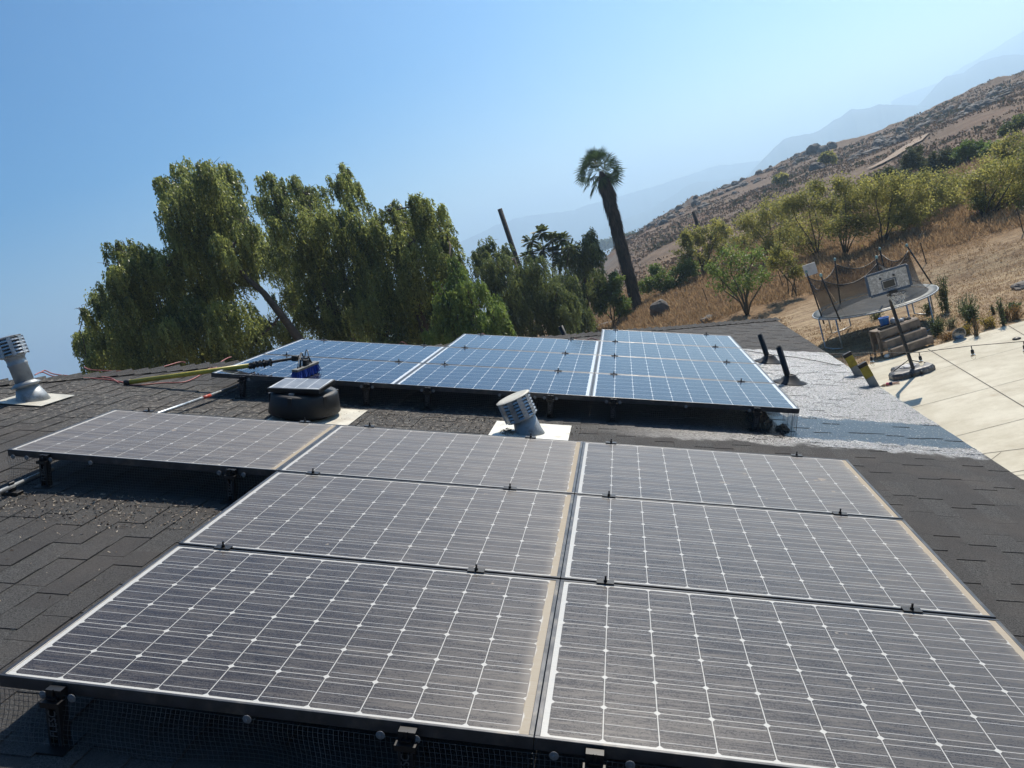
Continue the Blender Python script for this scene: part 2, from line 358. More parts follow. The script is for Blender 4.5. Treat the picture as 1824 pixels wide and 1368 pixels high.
def place_panel(col, row, u0, v0, dusty, label, group):
    key = (col, dusty)
    loc = R2W((u0+col*U+.001, v0+row*VV, 0))
    if key not in protos:
        o = make_panel(M_dusty if dusty else M_clean, RAIL[col]); protos[key] = o
    else: o = dup(protos[key])
    o.location = tuple(loc); o.rotation_euler = (0, TH, 0)
    o['label'] = label; o['group'] = group; return o
G1 = 'dusty solar panels of the near array'; G2 = 'freshly washed solar panels of the far array'
BU, BV = 0.0, 4.35456
FR = [(-1, 2, 'dusty solar panel jutting out alone at the left, bird droppings near its left edge'),
      (0, 0, 'dusty near-array panel left of the centre seam, closest to the camera'),
      (0, 1, 'dusty near-array panel left of the centre seam, in the middle of its column of three'),
      (0, 2, 'dusty near-array panel just right of the jutting single panel, squat louvred vent behind it'),
      (1, 0, 'dusty near-array panel right of the centre seam, closest to the camera, partly cut off'),
      (1, 1, 'dusty near-array panel right of the centre seam, in the middle of its column of three'),
      (1, 2, 'dusty near-array panel right of the centre seam, farthest of its column of three')]
for c, r, l in FR: place_panel(c, r, 0, 0, True, l, G1)
BK = [(-1, 0, 'clean blue far-array panel with the blue brush standing on it'),
      (-1, 1, 'clean blue panel at the far array\'s back left corner'),
      (0, 0, 'clean blue far-array panel, middle column, front row, behind the squat louvred vent'),
      (0, 1, 'clean blue panel of the far array, middle one of the middle column'),
      (0, 2, 'clean blue panel of the far array, back one of the middle column of three'),
      (1, 0, 'clean blue panel at the far array\'s front right corner, above the bird nest'),
      (1, 1, 'clean blue far-array panel, second from the front in the right column of four'),
      (1, 2, 'clean blue far-array panel, third from the front in the right column of four'),
      (1, 3, 'clean pale blue panel standing farthest back at the top of the right column of four')]
for c, r, l in BK: place_panel(c, r, BU, BV, False, l, G2)
# mounting posts
M_post = simple('dull_dark_post', (0.022, 0.023, 0.025), 0.5, 0.4, .3, 40)
def make_post():
    root = empty('mounting_post', (0, 0, 0), 'x', 'mounting post', roof=True)
    b = MB(); b.box((0, 0, .004), (.10, .11, .008)); b.build('base_plate', M_blackmetal, root)
    b = MB(); b.box((-.018, 0, .075), (.008, .04, .14)); b.box((.018, 0, .075), (.008, .04, .14)); b.box((0, .012, .075), (.03, .008, .14)); b.build('column', M_post, root)
    b = MB(); b.box((0, -.006, .152), (.062, .05, .018)); b.box((0, .005, .176), (.05, .03, .03)); b.tube([(0, -.012, .16), (0, -.012, .196)], .005, 8); b.box((0, -.012, .168), (.03, .02, .006)); b.build('clamp_head', M_blackmetal, root)
    cu = bpy.data.curves.new('t', 'FONT'); cu.body = 'FLESC'; cu.size = .035; cu.extrude = .0008; cu.align_x = 'CENTER'; cu.align_y = 'CENTER'
    to = bpy.data.objects.new('t', cu); COL.objects.link(to); dg = bpy.context.evaluated_depsgraph_get(); me = bpy.data.meshes.new_from_object(to.evaluated_get(dg)); bpy.data.objects.remove(to)
    me.materials.clear(); me.materials.append(M_wire)
    l = bpy.data.objects.new('stamped_lettering', me); COL.objects.link(l); l.parent = root
    l.matrix_local = Matrix.Translation((0, -.0215, .085)) @ Matrix.Rotation(rad(90), 4, 'X') @ Matrix.Rotation(rad(90), 4, 'Z')
    return root
post = make_post(); first = True
PO = [(.205, -.02, 'left of the three posts under the nearest panel edge'), (1.30, -.02, 'middle one of the three posts under the nearest panel edge'), (1.832, -.02, 'right one of the three posts under the nearest panel edge'),
      (-1.41, 1.995, 'below the left corner of the jutting single panel'), (-.262, 1.995, 'at the right end under the jutting single panel'),
      (-1.36, 4.335, 'at the left end of the far array where the grey conduit ends'), (-.24, 4.335, 'under the far array just right of the round attic fan'), (.29, 4.335, 'under the far array below its left seam'),
      (1.33, 4.335, 'under the far array just right of the squat louvred vent'), (1.848, 4.335, 'under the far array right of its second seam'), (2.99, 4.335, 'at the far array\'s front right corner beside the nest litter')]
for u, v, l in PO:
    o = post if first else dup(post); first = False
    o.location = tuple(R2W((u, v, -.2))); o.rotation_euler = (0, TH, 0); o['label'] = 'metal mounting post '+l; o['group'] = 'mounting posts holding up the panel edges'
# wire mesh skirts
def skirt(u0, u1, v, label, fasteners, seed, wob=.012, side=None):
    root = empty('wire_mesh_skirt', R2W((u0, v, -.2)), label, 'wire mesh', roof=True)
    r_ = random.Random(seed); sp_ = .0155; nu = int((u1-u0)/sp_); nh = 12; m = MB(); ph = r_.uniform(0, 6); wr = .00075
    def pos(i, j):
        x = i*sp_; h = .165 - j*sp_ + .004*math.sin(x*3+ph)
        bul = wob*math.sin(x*5.2+ph)*(j/nh) + .01*math.sin(x*11+ph*2)*(j/nh)
        return np.array((x + .006*math.sin(j*.5+x*4), -.018-abs(.02*math.sin(x*2.7+ph))*(j/nh)-bul, max(h, .004)))
    for i in range(nu+1):
        P = [pos(i, j) for j in range(0, nh)]
        if True: m.tube(P, wr, 3, False)
    for j in range(nh-1):
        m.tube([pos(i, j) for i in range(0, nu+1, 2)], wr, 3, False)
    if side:
        for k in range(int(side/sp_)):
            m.tube([(u1-u0+.004*math.sin(k), k*sp_, .165), (u1-u0+.012*math.sin(k*.6), k*sp_, .01)], wr, 3, False)
        for j in range(nh-1): m.tube([(u1-u0+.004*math.sin(k), k*sp_, .165-j*sp_*.95) for k in range(int(side/sp_))], wr, 3, False)
    m.build('mesh_panel', M_wire, root)
    for fu in fasteners:
        f = MB(); Mx = np.array([[1, 0, 0], [0, 0, 1], [0, -1, 0]])   # lathe axis -> -y
        f.lathe([(.0135, 0), (.0135, .001), (.012, .002), (.005, .003), (.0045, .006), (.001, .006)], 20, np.array([[1, 0, 0], [0, 0, -1], [0, 1, 0]]), (fu-u0, -.022, .166), True)
        f.build('fastener', M_washer, root)
skirt(-.0, 3.32, -.0, 'grey wire mesh hanging below the nearest edge of the dusty array', (.166, .259, .818, 1.221, 1.325, 1.72, 1.93, 2.5), 1)
skirt(-1.65, -.01, VV*2, 'grey wire mesh below the jutting single panel at the left', (-1.608, -1.521, -1.37, -1.119, -.336, -.19), 2)
skirt(-1.64, 3.31, BV, 'grey wire mesh below the front edge of the far blue array', (-1.30, -.29, -.19, .24, .34, .905, 1.20, 1.28, 1.38, 1.79, 1.90, 2.43, 2.93), 3, side=.5)
# small grey stickers on the frames are part of the look: label plates
for (u, v) in ((.49, 0), (2.15, 0)):
    pass

# ---------------- roof furniture ----------------
def flue(loc_uv, label):
    root = empty('roof_flue', R2W((*loc_uv, -.2)), label, 'roof flue')
    Rl = WR
    f = MB(); f.box((0.02, 0, .012), (.44, .40, .003), WR); f.build('flashing', M_cap, root)
    c = MB(); c.lathe([(.135, -.03), (.115, .04), (.08, .13)], 32); c.build('cone_base', M_paintgrey, root, True)
    c = MB(); c.lathe([(.072, .12), (.112, .135), (.115, .143), (.08, .165), (.073, .17)], 32); c.build('storm_collar', M_paintgrey, root, True)
    c = MB(); c.lathe([(.072, .16), (.072, .31), (.076, .315), (.076, .33), (.072, .335), (.072, .37), (.078, .375), (.078, .39), (.072, .395)], 32); c.build('pipe', M_paintgrey, root, True)
    cp = MB(); prof = [(.06, .38)]
    for k in range(5): prof += [(.102, .395+k*.028), (.116, .401+k*.028), (.112, .413+k*.028), (.088, .418+k*.028)]
    prof += [(.102, .54), (.106, .55), (.05, .56), (.002, .564)]
    cp.lathe(prof, 32)
    for k in range(8):
        a = k*math.pi/4; cp.box((.108*math.cos(a), .108*math.sin(a), .465), (.012, .03, .15), [[math.cos(a), -math.sin(a), 0], [math.sin(a), math.cos(a), 0], [0, 0, 1]])
    cp.build('louvred_cap', M_steel, root); return root
flue((-2.93, 3.78), 'tall grey metal flue with louvred cap at the left edge, white flashing at its foot')
root = empty('roof_vent', R2W((1.22, 3.80, -.2)), 'squat louvred metal vent with cream disc top between the two arrays', 'roof vent')
b = MB(); b.box((.012, 0.05, .010), (.60, .44, .004), WR)
b.build('flashing', simple('white_painted_flashing', (.58, .58, .53), .5, .1, .08, 9, dirt=(.36, .32, .25)), root)
b = MB(); b.lathe([(.13, -.06), (.105, .02), (.082, .17)], 28); b.build('cone_base', M_paintgrey, root, True)
tilt = np.array(Matrix.Rotation(rad(1), 3, 'X') @ Matrix.Rotation(rad(-7), 3, 'Y'))
b = MB(); prof = [(.075, .13), (.118, .135)]
for k in range(6): prof += [(.118, .145+k*.026), (.132, .15+k*.026), (.124, .163+k*.026), (.112, .166+k*.026)]
prof += [(.12, .305)]
b.lathe(prof, 36, tilt)
for k in range(10):
    a = k*math.pi/5+.2; Rk = np.array([[math.cos(a), -math.sin(a), 0], [math.sin(a), math.cos(a), 0], [0, 0, 1]])
    b.box(tilt @ np.array((.123*math.cos(a), .123*math.sin(a), .225)), (.014, .04, .165), tilt @ Rk)
b.build('louvred_cowl', M_steel, root)
b = MB(); b.lathe([(.128, .303), (.136, .306), (.136, .312), (.12, .318), (.001, .321)], 36, tilt); b.build('disc_top', M_cap, root)
# leaf litter caught behind the vent
def litter(name, cu, cv, ru, rv, n, size, mat, label, cat, h=.02, seed=1):
    r_ = np.random.default_rng(seed); V_ = []; T = []
    for i in range(n):
        a = r_.uniform(0, 6.28); q = np.sqrt(r_.uniform(0, 1)); c = np.array((cu+ru*q*math.cos(a), cv+rv*q*math.sin(a), -.2+r_.uniform(.006, .01+h*(1-q))))
        d1 = r_.normal(size=3); d1[2] *= .5; d1 /= np.linalg.norm(d1); d2 = np.cross(d1, r_.normal(size=3)); d2 /= np.linalg.norm(d2)
        s1, s2 = size*r_.uniform(.4, 1.3), size*r_.uniform(.15, .6)
        for sx, sy in ((-1, -1), (1, -.6), (.9, 1), (-.7, .8)): V_.append(R2W(c+d1*s1*sx+d2*s2*sy))
        T += [r_.uniform()]*4
    o = npmesh(name, np.array(V_), np.arange(n*4).reshape(-1, 4), mat, None, T); tag(o, label, cat, kind='stuff'); return o
def leafmat(name, ca, cb, rough=.6, trans=.35, tcol=None, spec=.4):
    t = NT(name); a = t.attr('tint'); c = t.mix(a, ca, cb); t.set(Base_Color=c, Roughness=rough, Specular_IOR_Level=spec)
    if trans > 0:
        tr = t.node('ShaderNodeBsdfTranslucent'); t.lk(t.mix(a, tuple(x*1.25 for x in (tcol or ca)), tuple(x*1.6 for x in cb)), tr.inputs[0])
        mx = t.node('ShaderNodeMixShader'); mx.inputs[0].default_value = trans; t.lk(t.p.outputs[0], mx.inputs[1]); t.lk(tr.outputs[0], mx.inputs[2]); t.lk(mx.outputs[0], t.out.inputs[0])
    return t.m
M_litter = leafmat('dead_leaf_litter', (.09, .055, .035), (.42, .36, .28), .8, 0)
M_nest = leafmat('nest_straw', (.07, .05, .03), (.35, .26, .16), .8, 0)
litter('leaf_litter', 1.06, 3.74, .07, .08, 260, .010, M_litter, 'brown leaf litter piled behind the squat louvred vent', 'leaf litter', .05, 2)
litter('leaf_litter', -.85, 1.72, .80, .22, 900, .008, M_litter, 'pale seed husks and grit scattered below the jutting single panel', 'debris', .006, 3)
litter('leaf_litter', -1.3, 1.0, 1.0, 1.1, 260, .007, M_litter, 'scattered husks and droppings on the dry shingles at the left', 'debris', .003, 4)
litter('leaf_litter', .6, 3.95, 1.1, .22, 900, .008, M_litter, 'pale droppings and husks along the foot of the far array', 'debris', .006, 5)
litter('bird_nest', 3.08, 4.72, .07, .32, 900, .03, M_nest, 'straw and twig bird nest under the far array\'s right corner', 'bird nest', .12, 6)
litter('bird_nest', 3.22, 4.42, .05, .05, 160, .018, M_nest, 'small clump of nest straw by the mesh corner of the far array', 'bird nest', .06, 8)
litter('leaf_litter', -3.0, 4.3, .6, .5, 240, .007, M_litter, 'husks scattered on the shingles near the ridge by the tall flue', 'debris', .003, 9)
# attic fan
fc = roofpt(523, 726, -.2)
root = empty('attic_fan', R2W((-.60, 3.86, -.2)), 'round black solar attic fan with a small tilted solar panel on top', 'attic fan', roof=True)
b = MB(); b.box((.10, 0.0, .011), (.66, .56, .003)); b.build('flashing', M_cap, root)
b = MB(); b.lathe([(.20, 0), (.20, .055)], 40); b.build('throat', M_blackpl, root, True)
b = MB(); b.lathe([(.20, .045), (.272, .045), (.282, .055), (.262, .20), (.252, .212), (.235, .218), (.10, .232), (.001, .234)], 64, caps=False); b.build('hood', M_blackpl, root, True)
for k in range(6):
    a = k*math.pi/3+.5; c_, s_ = math.cos(a), math.sin(a); b = MB(); b.box((.262*c_, .262*s_, .135), (.02, .035, .15), [[c_, -s_, -.08], [s_, c_, 0], [.08, 0, 1]]); b.build('rib', M_blackpl, root, bevel=.004)
pr_ = np.array(Matrix.Rotation(rad(4), 3, 'X') @ Matrix.Rotation(rad(-3), 3, 'Y') @ Matrix.Rotation(rad(-4), 3, 'Z'))
b = MB(); b.box((-.005, -.04, .262), (.44, .30, .034), pr_); b.build('solar_module_frame', M_blackmetal, root, bevel=.003)
t = NT('small_solar_glass'); co = t.coord(); sp = t.node('ShaderNodeSeparateXYZ'); t.lk(co, sp.inputs[0])
fx = t.math('ABSOLUTE', t.math('SUBTRACT', t.math('FRACT', t.math('MULTIPLY', t.math('ADD', sp.outputs[0], .205), 10.0)), .5)); ln = t.math('GREATER_THAN', fx, .47)
bd = t.math('MAXIMUM', t.math('GREATER_THAN', t.math('ABSOLUTE', t.math('ADD', sp.outputs[0], .005)), .203), t.math('GREATER_THAN', t.math('ABSOLUTE', t.math('ADD', sp.outputs[1], .04)), .135))
ns = t.ramp(t.noise(co, 7, 5, .7), .35, .7, .25, .6)  # patchy pale grey, mixed into the glass colour below as its whitish reflection
t.set(Base_Color=t.mix(ns, t.mix(t.math('MAXIMUM', ln, bd), (.03, .04, .06), (.7, .7, .66)), (.50, .50, .49)), Roughness=.3)
b = MB(); b.box((-.005, -.04, .2805), (.418, .278, .003), pr_); b.build('solar_module_glass', t.m, root)
b = MB(); b.box((-.02, -.205, .225), (.04, .02, .02)); b.build('bracket', M_steel, root, bevel=.002)
# black plumbing pipes
def pipe(u, v, h, label, lean=0):
    root = empty('vent_pipe', R2W((u, v, -.2)), label, 'vent pipe', 'black plumbing vent pipes')
    b = MB(); b.lathe([(.001, .004), (.17, .005), (.165, .012), (.10, .03), (.09, .05), (.075, .055), (.07, .07), (.055, .075), (.052, .09), (.03, .092)], 24, WR, caps=False); b.build('boot', M_blackpl, root, True)
    p_ = MB(); p_.lathe([(.031, 0), (.031, h), (.026, h), (.025, h-.12)], 20, np.array(Matrix.Rotation(rad(lean), 3, 'Y')), caps=False); p_.build('pipe', M_blackpl, root, True)
pa = roofpt(1370, 645, -.2); pb = roofpt(1407, 682, -.2)
pipe(pa[0], pa[1], .36, 'black vent pipe by the far array\'s right edge, the farther one of two', -4)
pipe(pb[0], pb[1], .41, 'black vent pipe by the far array\'s right edge, the nearer and taller one of two', -3)
ph_ = at(1008, 598, 9.3)
root = empty('vent_pipe', ph_-np.array((0, 0, .1)), 'short black pipe stub poking up behind the hip of the roof', 'vent pipe', 'black plumbing vent pipes')
b = MB(); b.lathe([(.035, -.2), (.035, .26), (.03, .26), (.03, .2)], 16, np.array(Matrix.Rotation(rad(-8), 3, 'Y')), caps=False); b.build('pipe', M_blackpl, root, True)
# conduits
def conduit(p0, p1, label, h=.05, sup=(), band=None):
    a = np.array((*p0, -.2+h)); c = np.array((*p1, -.2+h)); root = empty('conduit', R2W((*p0, -.2)), label, 'conduit', roof=True)
    b = MB(); b.tube([(0, 0, h), (c-a)+np.array((0, 0, h))], .013, 12); b.build('tube', M_steel, root, True)
    for s_ in sup:
        q = (c-a)*s_; b = MB(); b.box(q+(0, 0, .012), (.10, .05, .024)); b.box(q+(0, 0, .032), (.03, .03, .03)); b.tube([q+(0, -.02, h+.02), q+(0, .02, h+.02)], .008, 8); b.build('support', M_blackmetal, root, bevel=.002)
    if band:
        b = MB(); b.tube([(c-a)*band+(0, 0, h), (c-a)*(band+.055)+(0, 0, h)], .0145, 12); b.build('red_band', simple('red_tape', (.45, .07, .04), .5), root, True)
conduit((-1.70, 2.6), (-1.50, 4.5), 'long grey metal conduit with a red band running to the far array', .06, (), .74)
conduit((-1.50, 1.0), (-1.49, 2.15), 'short grey conduit on a strut block at the lower left, going under the single panel', .05, (.72,))
# wash brush on a yellow pole
root = empty('cleaning_brush', R2W((-2.63, 4.60, -.2)), 'yellow telescopic pole with a blue water-fed brush head resting on the far array', 'brush', roof=True)
P0 = WR.T @ at(232, 681, R2W((-2.63, 4.65, -.17))[1]) ; 
def loc_(p): return np.array(p) - np.array((-2.63, 4.60, -.2))
P0 = np.array((-2.62, 4.62, -.175)); 
tgt1 = roofpt(450, 649, .10); tgt2 = roofpt(524, 637, .16)
q0 = roofpt(228, 681, -.17); q1 = roofpt(446, 651, .045); q2 = roofpt(483, 645, .075); q3 = roofpt(526, 638, .10); q4 = roofpt(533, 640, .10)
M_ypole = simple('yellow_fibreglass_pole', (.42, .34, .04), .4, 0, .2, 30)
b = MB(); b.tube([loc_(q0), loc_(q1)], [.023, .021], 14); b.build('pole', M_ypole, root, True)
b = MB(); dq = (q1-q0)/np.linalg.norm(q1-q0); b.tube([loc_(q0-dq*.03), loc_(q0+dq*.025)], .026, 14); b.build('end_cap', M_blackpl, root, True)
b = MB(); r2 = random.Random(4)
b.tube([loc_(q1-dq*.01), loc_(q2)], .024, 12)
for k in range(26):
    c = loc_(q1 + (q2-q1)*(k/25.)); s_ = r2.uniform(.02, .034); a = r2.uniform(0, 3); b.box(c+np.array([r2.uniform(-.008, .008) for _ in range(3)]), (.012, s_*1.6, s_*1.6), np.array(Matrix.Rotation(a, 3, 'X')))
b.build('clamp_stack', M_blackpl, root)
b = MB(); b.tube([loc_(q2), loc_(q3)], .013, 10); b.box(loc_(q3), (.055, .05, .05)); b.build('extension', M_blackpl, root, bevel=.004)
hb0 = roofpt(531, 671, .0); hb1 = roofpt(562, 655, .0)   # foot of the bristle block
hc = roofpt(545, 675, .0)
e0 = roofpt(526, 678, 0.0); e1 = roofpt(563, 662, 0.0); ax_ = (e1-e0); Lb = np.linalg.norm(ax_); ax_ /= Lb; nz_ = np.array((0, 0, 1.)); ay_ = np.cross(nz_, ax_)
Rb = np.column_stack([ax_, ay_, nz_]); mid = (e0+e1)/2
M_brist = leafmat('blue_bristles', (.008, .03, .20), (.015, .09, .50), .6, 0)
V_, T = [], []; r3 = np.random.default_rng(5)
for i in range(1500):
    x, y = r3.uniform(-Lb/2, Lb/2), r3.uniform(-.025, .025); j = r3.normal(size=2)*.006; base_ = mid+ax_*x+ay_*y+nz_*.075; tip = mid+ax_*(x*1.06+j[0])+ay_*(y*1.5+j[1])+nz_*r3.uniform(.003, .012)
    a = r3.uniform(0, 3.14); wv_ = (ax_*math.cos(a)+ay_*math.sin(a))*.0035
    V_ += [loc_(base_-wv_), loc_(base_+wv_), loc_(tip+wv_*1.3), loc_(tip-wv_*1.3)]; T += [r3.uniform()]*4
npmesh('bristles', np.array(V_), np.arange(len(V_)).reshape(-1, 4), M_brist, root, T)
b = MB(); b.box(loc_(mid+nz_*.085), (Lb+.02, .055, .022), Rb); hd = b.build('brush_block', simple('grey_brush_block', (.12, .12, .11), .6, 0, .3, 40), root, bevel=.004)
b = MB(); jt = q4
for s_ in (-.25, .05, .3):
    b.tube([loc_(mid+ax_*Lb*s_+nz_*.09), loc_(mid+ax_*Lb*s_*.7+nz_*.15+ay_*.01), loc_(jt+(mid-jt)*.25+nz_*.03)], .008, 8)
b.box(loc_(mid+nz_*.12), (.05, .04, .05), Rb); b.tube([loc_(q3), loc_(jt+ax_*.05), loc_(mid+nz_*.15+ax_*.03)], .009, 8)
b.build('swivel_bracket', M_blackpl, root)
for s_, hh in ((-.38, .17), (-.30, .16), (.2, .19)):
    b = MB(); pA = mid+ax_*Lb*s_+nz_*.095
    b.tube([loc_(pA + (q4+ax_*.1-pA)*tt + nz_*(.09*math.sin(math.pi*min(1, tt*1.1))*hh/.17)) for tt in np.linspace(0, 1, 10)], .0045, 6); b.build('water_jet_hose', M_blackpl, root, True)
# red hose
M_hose = simple('pale_red_hose', (.36, .11, .09), .5, 0, .2, 30)
def hose(pts, name, label, cat, mat, r=.006, h=.012, smoothn=8, group=None):
    P = [np.array(roofpt(x, y, -.2+h) if len(q) == 2 else roofpt(x, y, q[2])) for q in pts for x, y in [q[:2]]]
    out = []
    n = len(P)
    for i in range(n-1):
        a, b_, c, d = P[max(i-1, 0)], P[i], P[i+1], P[min(i+2, n-1)]
        for k in range(smoothn):
            s_ = k/smoothn; out.append(.5*((2*b_)+(-a+c)*s_+(2*a-5*b_+4*c-d)*s_*s_+(-a+3*b_-3*c+d)*s_**3))
    out.append(P[-1]); o0 = R2W(out[0]); m = MB(); m.tube([R2W(q)-o0 for q in out], r, 7)
    o = m.build(name, mat, None, True); o.location = tuple(o0); tag(o, label, cat, group); return o
hose([(62, 668), (75, 663), (95, 670), (130, 672), (180, 675), (215, 680), (240, 686), (290, 682), (330, 680), (360, 666), (372, 657), (385, 655), (392, 646), (405, 638), (412, 636)], 'garden_hose', 'thin pale red hose snaking under the yellow pole', 'hose', M_hose)
hose([(72, 664), (80, 660), (95, 666), (120, 669), (165, 671), (195, 673), (212, 682)], 'garden_hose', 'short loop of pale red hose lying near the ridge by the tall flue', 'hose', M_hose)
hose([(150, 654), (165, 659), (220, 661), (270, 658), (295, 652), (320, 645), (330, 646)], 'garden_hose', 'thin pale red hose lying just below the roof hip at the left', 'hose', M_hose)
hose([(985, 606), (1005, 601), (1015, 599), (1030, 604), (1045, 605), (1052, 602), (1060, 604), (1068, 607)], 'garden_hose', 'thin dark red hose between the far array and the hip', 'hose', simple('dark_red_hose', (.16, .05, .04), .5), .005)
hose([(853, 600), (860, 594, -.1), (867, 600)], 'garden_hose', 'small arch of red hose showing above the far array\'s middle column', 'hose', M_hose, .005)
hose([(708, 617), (716, 609, -.1), (728, 617)], 'garden_hose', 'small arch of red hose behind the far array\'s left column', 'hose', M_hose, .005)
hose([(1318, 623), (1345, 627), (1385, 633), (1420, 637), (1460, 644), (1498, 652)], 'black_cable', 'thin black cable lying across the wet shingles beside the vent pipes', 'cable', M_blackpl, .0045, .02)
# ---------------- ladder at the eave ----------------
XE = cw[0]+base[0]+.03
eave_z = cw[2]+base[2]
root = empty('ladder', (XE+.9, 6.9, GZ), 'fibreglass ladder with yellow and black rail tops leaning on the eave', 'ladder')
def lad(top_px, Xtop, label, ):
    tp = atx(*top_px, Xtop); return tp
tops = [atx(1508, 630, XE-.12), atx(1535, 648, XE-.12)]
dirl = np.array((.27, 0, -1.0)); dirl /= np.linalg.norm(dirl)
for tp in tops:
    Ltot = (tp[2]-GZ)/-dirl[2]
    b = MB(); Rl = np.column_stack([(np.array((0, 1, 0))), np.cross(dirl, (0, 1, 0)), dirl]); mid_ = tp+dirl*Ltot/2
    rl = MB(); rl.box(mid_+dirl*.07-np.array(root.location), (.035, .085, Ltot-.14), Rl); rl.build('rail', M_fibre, root, bevel=.004)
    b.box(tp+dirl*.10-np.array(root.location), (.038, .088, .13), Rl); b.build('yellow_label', M_yellow, root, bevel=.003)
    b = MB(); b.box(tp+dirl*.015-np.array(root.location), (.046, .096, .045), Rl); b.build('rail_cap', M_blackpl, root, bevel=.008)
for k in range(1, 10):
    a = tops[0]+dirl*(.02+.30*k); c = tops[1]+dirl*((.02+.30*k)-(tops[0][2]-tops[1][2])/-dirl[2]*0)
    a[2] = c[2] = max(c[2], GZ+.1); a[0] = c[0]
    b = MB(); b.tube([a-np.array(root.location), c-np.array(root.location)], .016, 10); b.build('rung', M_steel, root, True)
    if a[2] <= GZ+.2: break
# ---------------- string lights ----------------
root = empty('string_lights', at(1465, 628, 8.6), 'black cord of hanging clear bulbs strung over the concrete patio', 'string lights')
rl_ = np.array(root.location)
wp = [(1380, 634), (1470, 630.5), (1550, 629), (1637, 627.5), (1730, 616), (1824, 608), (1920, 590)]
P = [at(x, y, 8.6)-rl_ for x, y in wp]; b = MB(); b.tube(P, .0045, 6); b.build('cord', M_blackpl, root, True)
tg = NT('bulb_glass'); tg.set(Base_Color=(.9, .9, .88), Roughness=.02, Transmission_Weight=1.0, IOR=1.15); M_glass = tg.m
for (x, y) in ((1550, 629), (1637, 627.5), (1730, 616), (1823, 608)):
    p_ = at(x, y, 8.6)-rl_
    b = MB(); b.tube([p_, p_-np.array((0, 0, .055))], .006, 8); b.lathe([(.008, -.05), (.018, -.055), (.02, -.10), (.016, -.105)], 16, None, p_); s0 = b.build('lamp_socket', M_blackpl, root, True)
    b = MB(); b.lathe([(.013, -.103), (.028, -.13), (.030, -.15), (.022, -.172), (.004, -.182)], 20, None, p_); bb_ = b.build('bulb', M_glass, root, True)
print('roof part done')
# ---------------- terrain ----------------
CR = np.array([(-180, -3), (-60, -4), (-25, -4.5), (-12, -4.2), (-2.7, -3.0), (-.23, -1.65), (1.58, -.98), (2.87, -.70), (5.79, -.22), (8.5, -.02), (10.82, .22), (13.16, .62), (15.1, .36), (17.84, .50), (20.13, .72), (22.93, 1.05), (25.3, 1.15), (40, 2.2), (80, 1), (180, -3)])
def cnoise(x, y, s, o=4, seed=0.0):
    out = np.zeros(x.shape); amp = 1; f = 1/s
    for k in range(o):
        # value noise
        X = x*f+seed+k*17.3; Y = y*f-seed+k*9.1; xi = np.floor(X); yi = np.floor(Y); fx = X-xi; fy = Y-yi; fx = fx*fx*(3-2*fx); fy = fy*fy*(3-2*fy)
        h = lambda a, b: np.modf(np.abs(np.sin(a*127.1+b*311.7)*43758.5453))[0]
        out += amp*((h(xi, yi)*(1-fx)+h(xi+1, yi)*fx)*(1-fy)+(h(xi, yi+1)*(1-fx)+h(xi+1, yi+1)*fx)*fy - .5); amp *= .5; f *= 2
    return out
def height(x, y):
    x = np.asarray(x, float); y = np.asarray(y, float); dx = x-CAM[0]; dy = y-CAM[1]; r = np.hypot(dx, dy); phi = np.degrees(np.arctan2(dx, dy))
    el = np.interp(phi, CR[:, 0], CR[:, 1]); D = np.interp(phi, [-180, -12, -3, 4, 12, 180], [110, 110, 140, 190, 220, 220])
    zc = CAM[2]+D*np.tan(np.radians(el)); r0 = 27.0
    s = np.clip((r-r0)/(D-r0), 0, 1); s = np.where(s > 0, s**.95, 0)
    z = GZ + (zc-GZ)*s
    ter = np.clip((r-29)/1.6, 0, 1)*np.clip((phi-14)/4, 0, 1)*.45*np.clip((60-r)/20, 0, 1); z = z+ter
    beyond = np.clip(r-D, 0, None); z = np.where(r > D, zc - beyond*.12*np.clip(beyond/60, 0, 1), z)
    z = np.maximum(z, np.where(r > D, -85.0, -1e9))
    amp = np.clip((r-30)/60, 0, 1)
    z = z + cnoise(x, y, 26, 4)*1.1*amp*np.clip((D*1.6-r)/50, 0, 1) + cnoise(x, y, 3.2, 3, 5.)*.16*np.clip((r-24)/10, 0, 1)*np.clip((400-r)/100, 0, 1)
    rock = np.clip(1-np.abs(r-D*.93)/(D*.16), 0, 1); z = z + np.clip(cnoise(x, y, 6.5, 4, 3.)-.12, 0, 1)*3.2*rock
    near = np.clip((r-25)/5, 0, 1); z = z + cnoise(x, y, 1.3, 3, 8.)*.05*np.clip((60-r)/20, 0, 1)*near
    return z
def ter(px, py, lo=8.0, hi=600.0):
    d = ray(px, py); t = np.geomspace(lo, hi, 2500); P = CAM[None]+d[None]*t[:, None]; below = P[:, 2] < height(P[:, 0], P[:, 1]); i = int(np.argmax(below))
    if not below[i]: i = len(t)-1
    return P[i]
phis = np.radians(np.concatenate([np.arange(-180, -50, 5), np.arange(-50, -6, .8), np.arange(-6, 32, .14), np.arange(32, 50, 1), np.arange(50, 181, 5)]))
rs_ = np.concatenate([[0.5, 6, 12, 18], np.arange(21, 60, .45), np.arange(60, 130, 1.1), np.arange(130, 260, 1.6), np.geomspace(262, 4700, 60)])
PH, RR = np.meshgrid(phis, rs_); TX = CAM[0]+RR*np.sin(PH); TY = CAM[1]+RR*np.cos(PH); TZ = height(TX, TY)
np_, nr_ = len(phis), len(rs_); idx = np.arange(np_*nr_).reshape(nr_, np_); Q = np.stack([idx[:-1, :-1], idx[:-1, 1:], idx[1:, 1:], idx[1:, :-1]], -1).reshape(-1, 4)[:, ::-1]
t = NT('dry_hillside'); co = t.coord(); sp = t.node('ShaderNodeSeparateXYZ'); t.lk(co, sp.inputs[0])
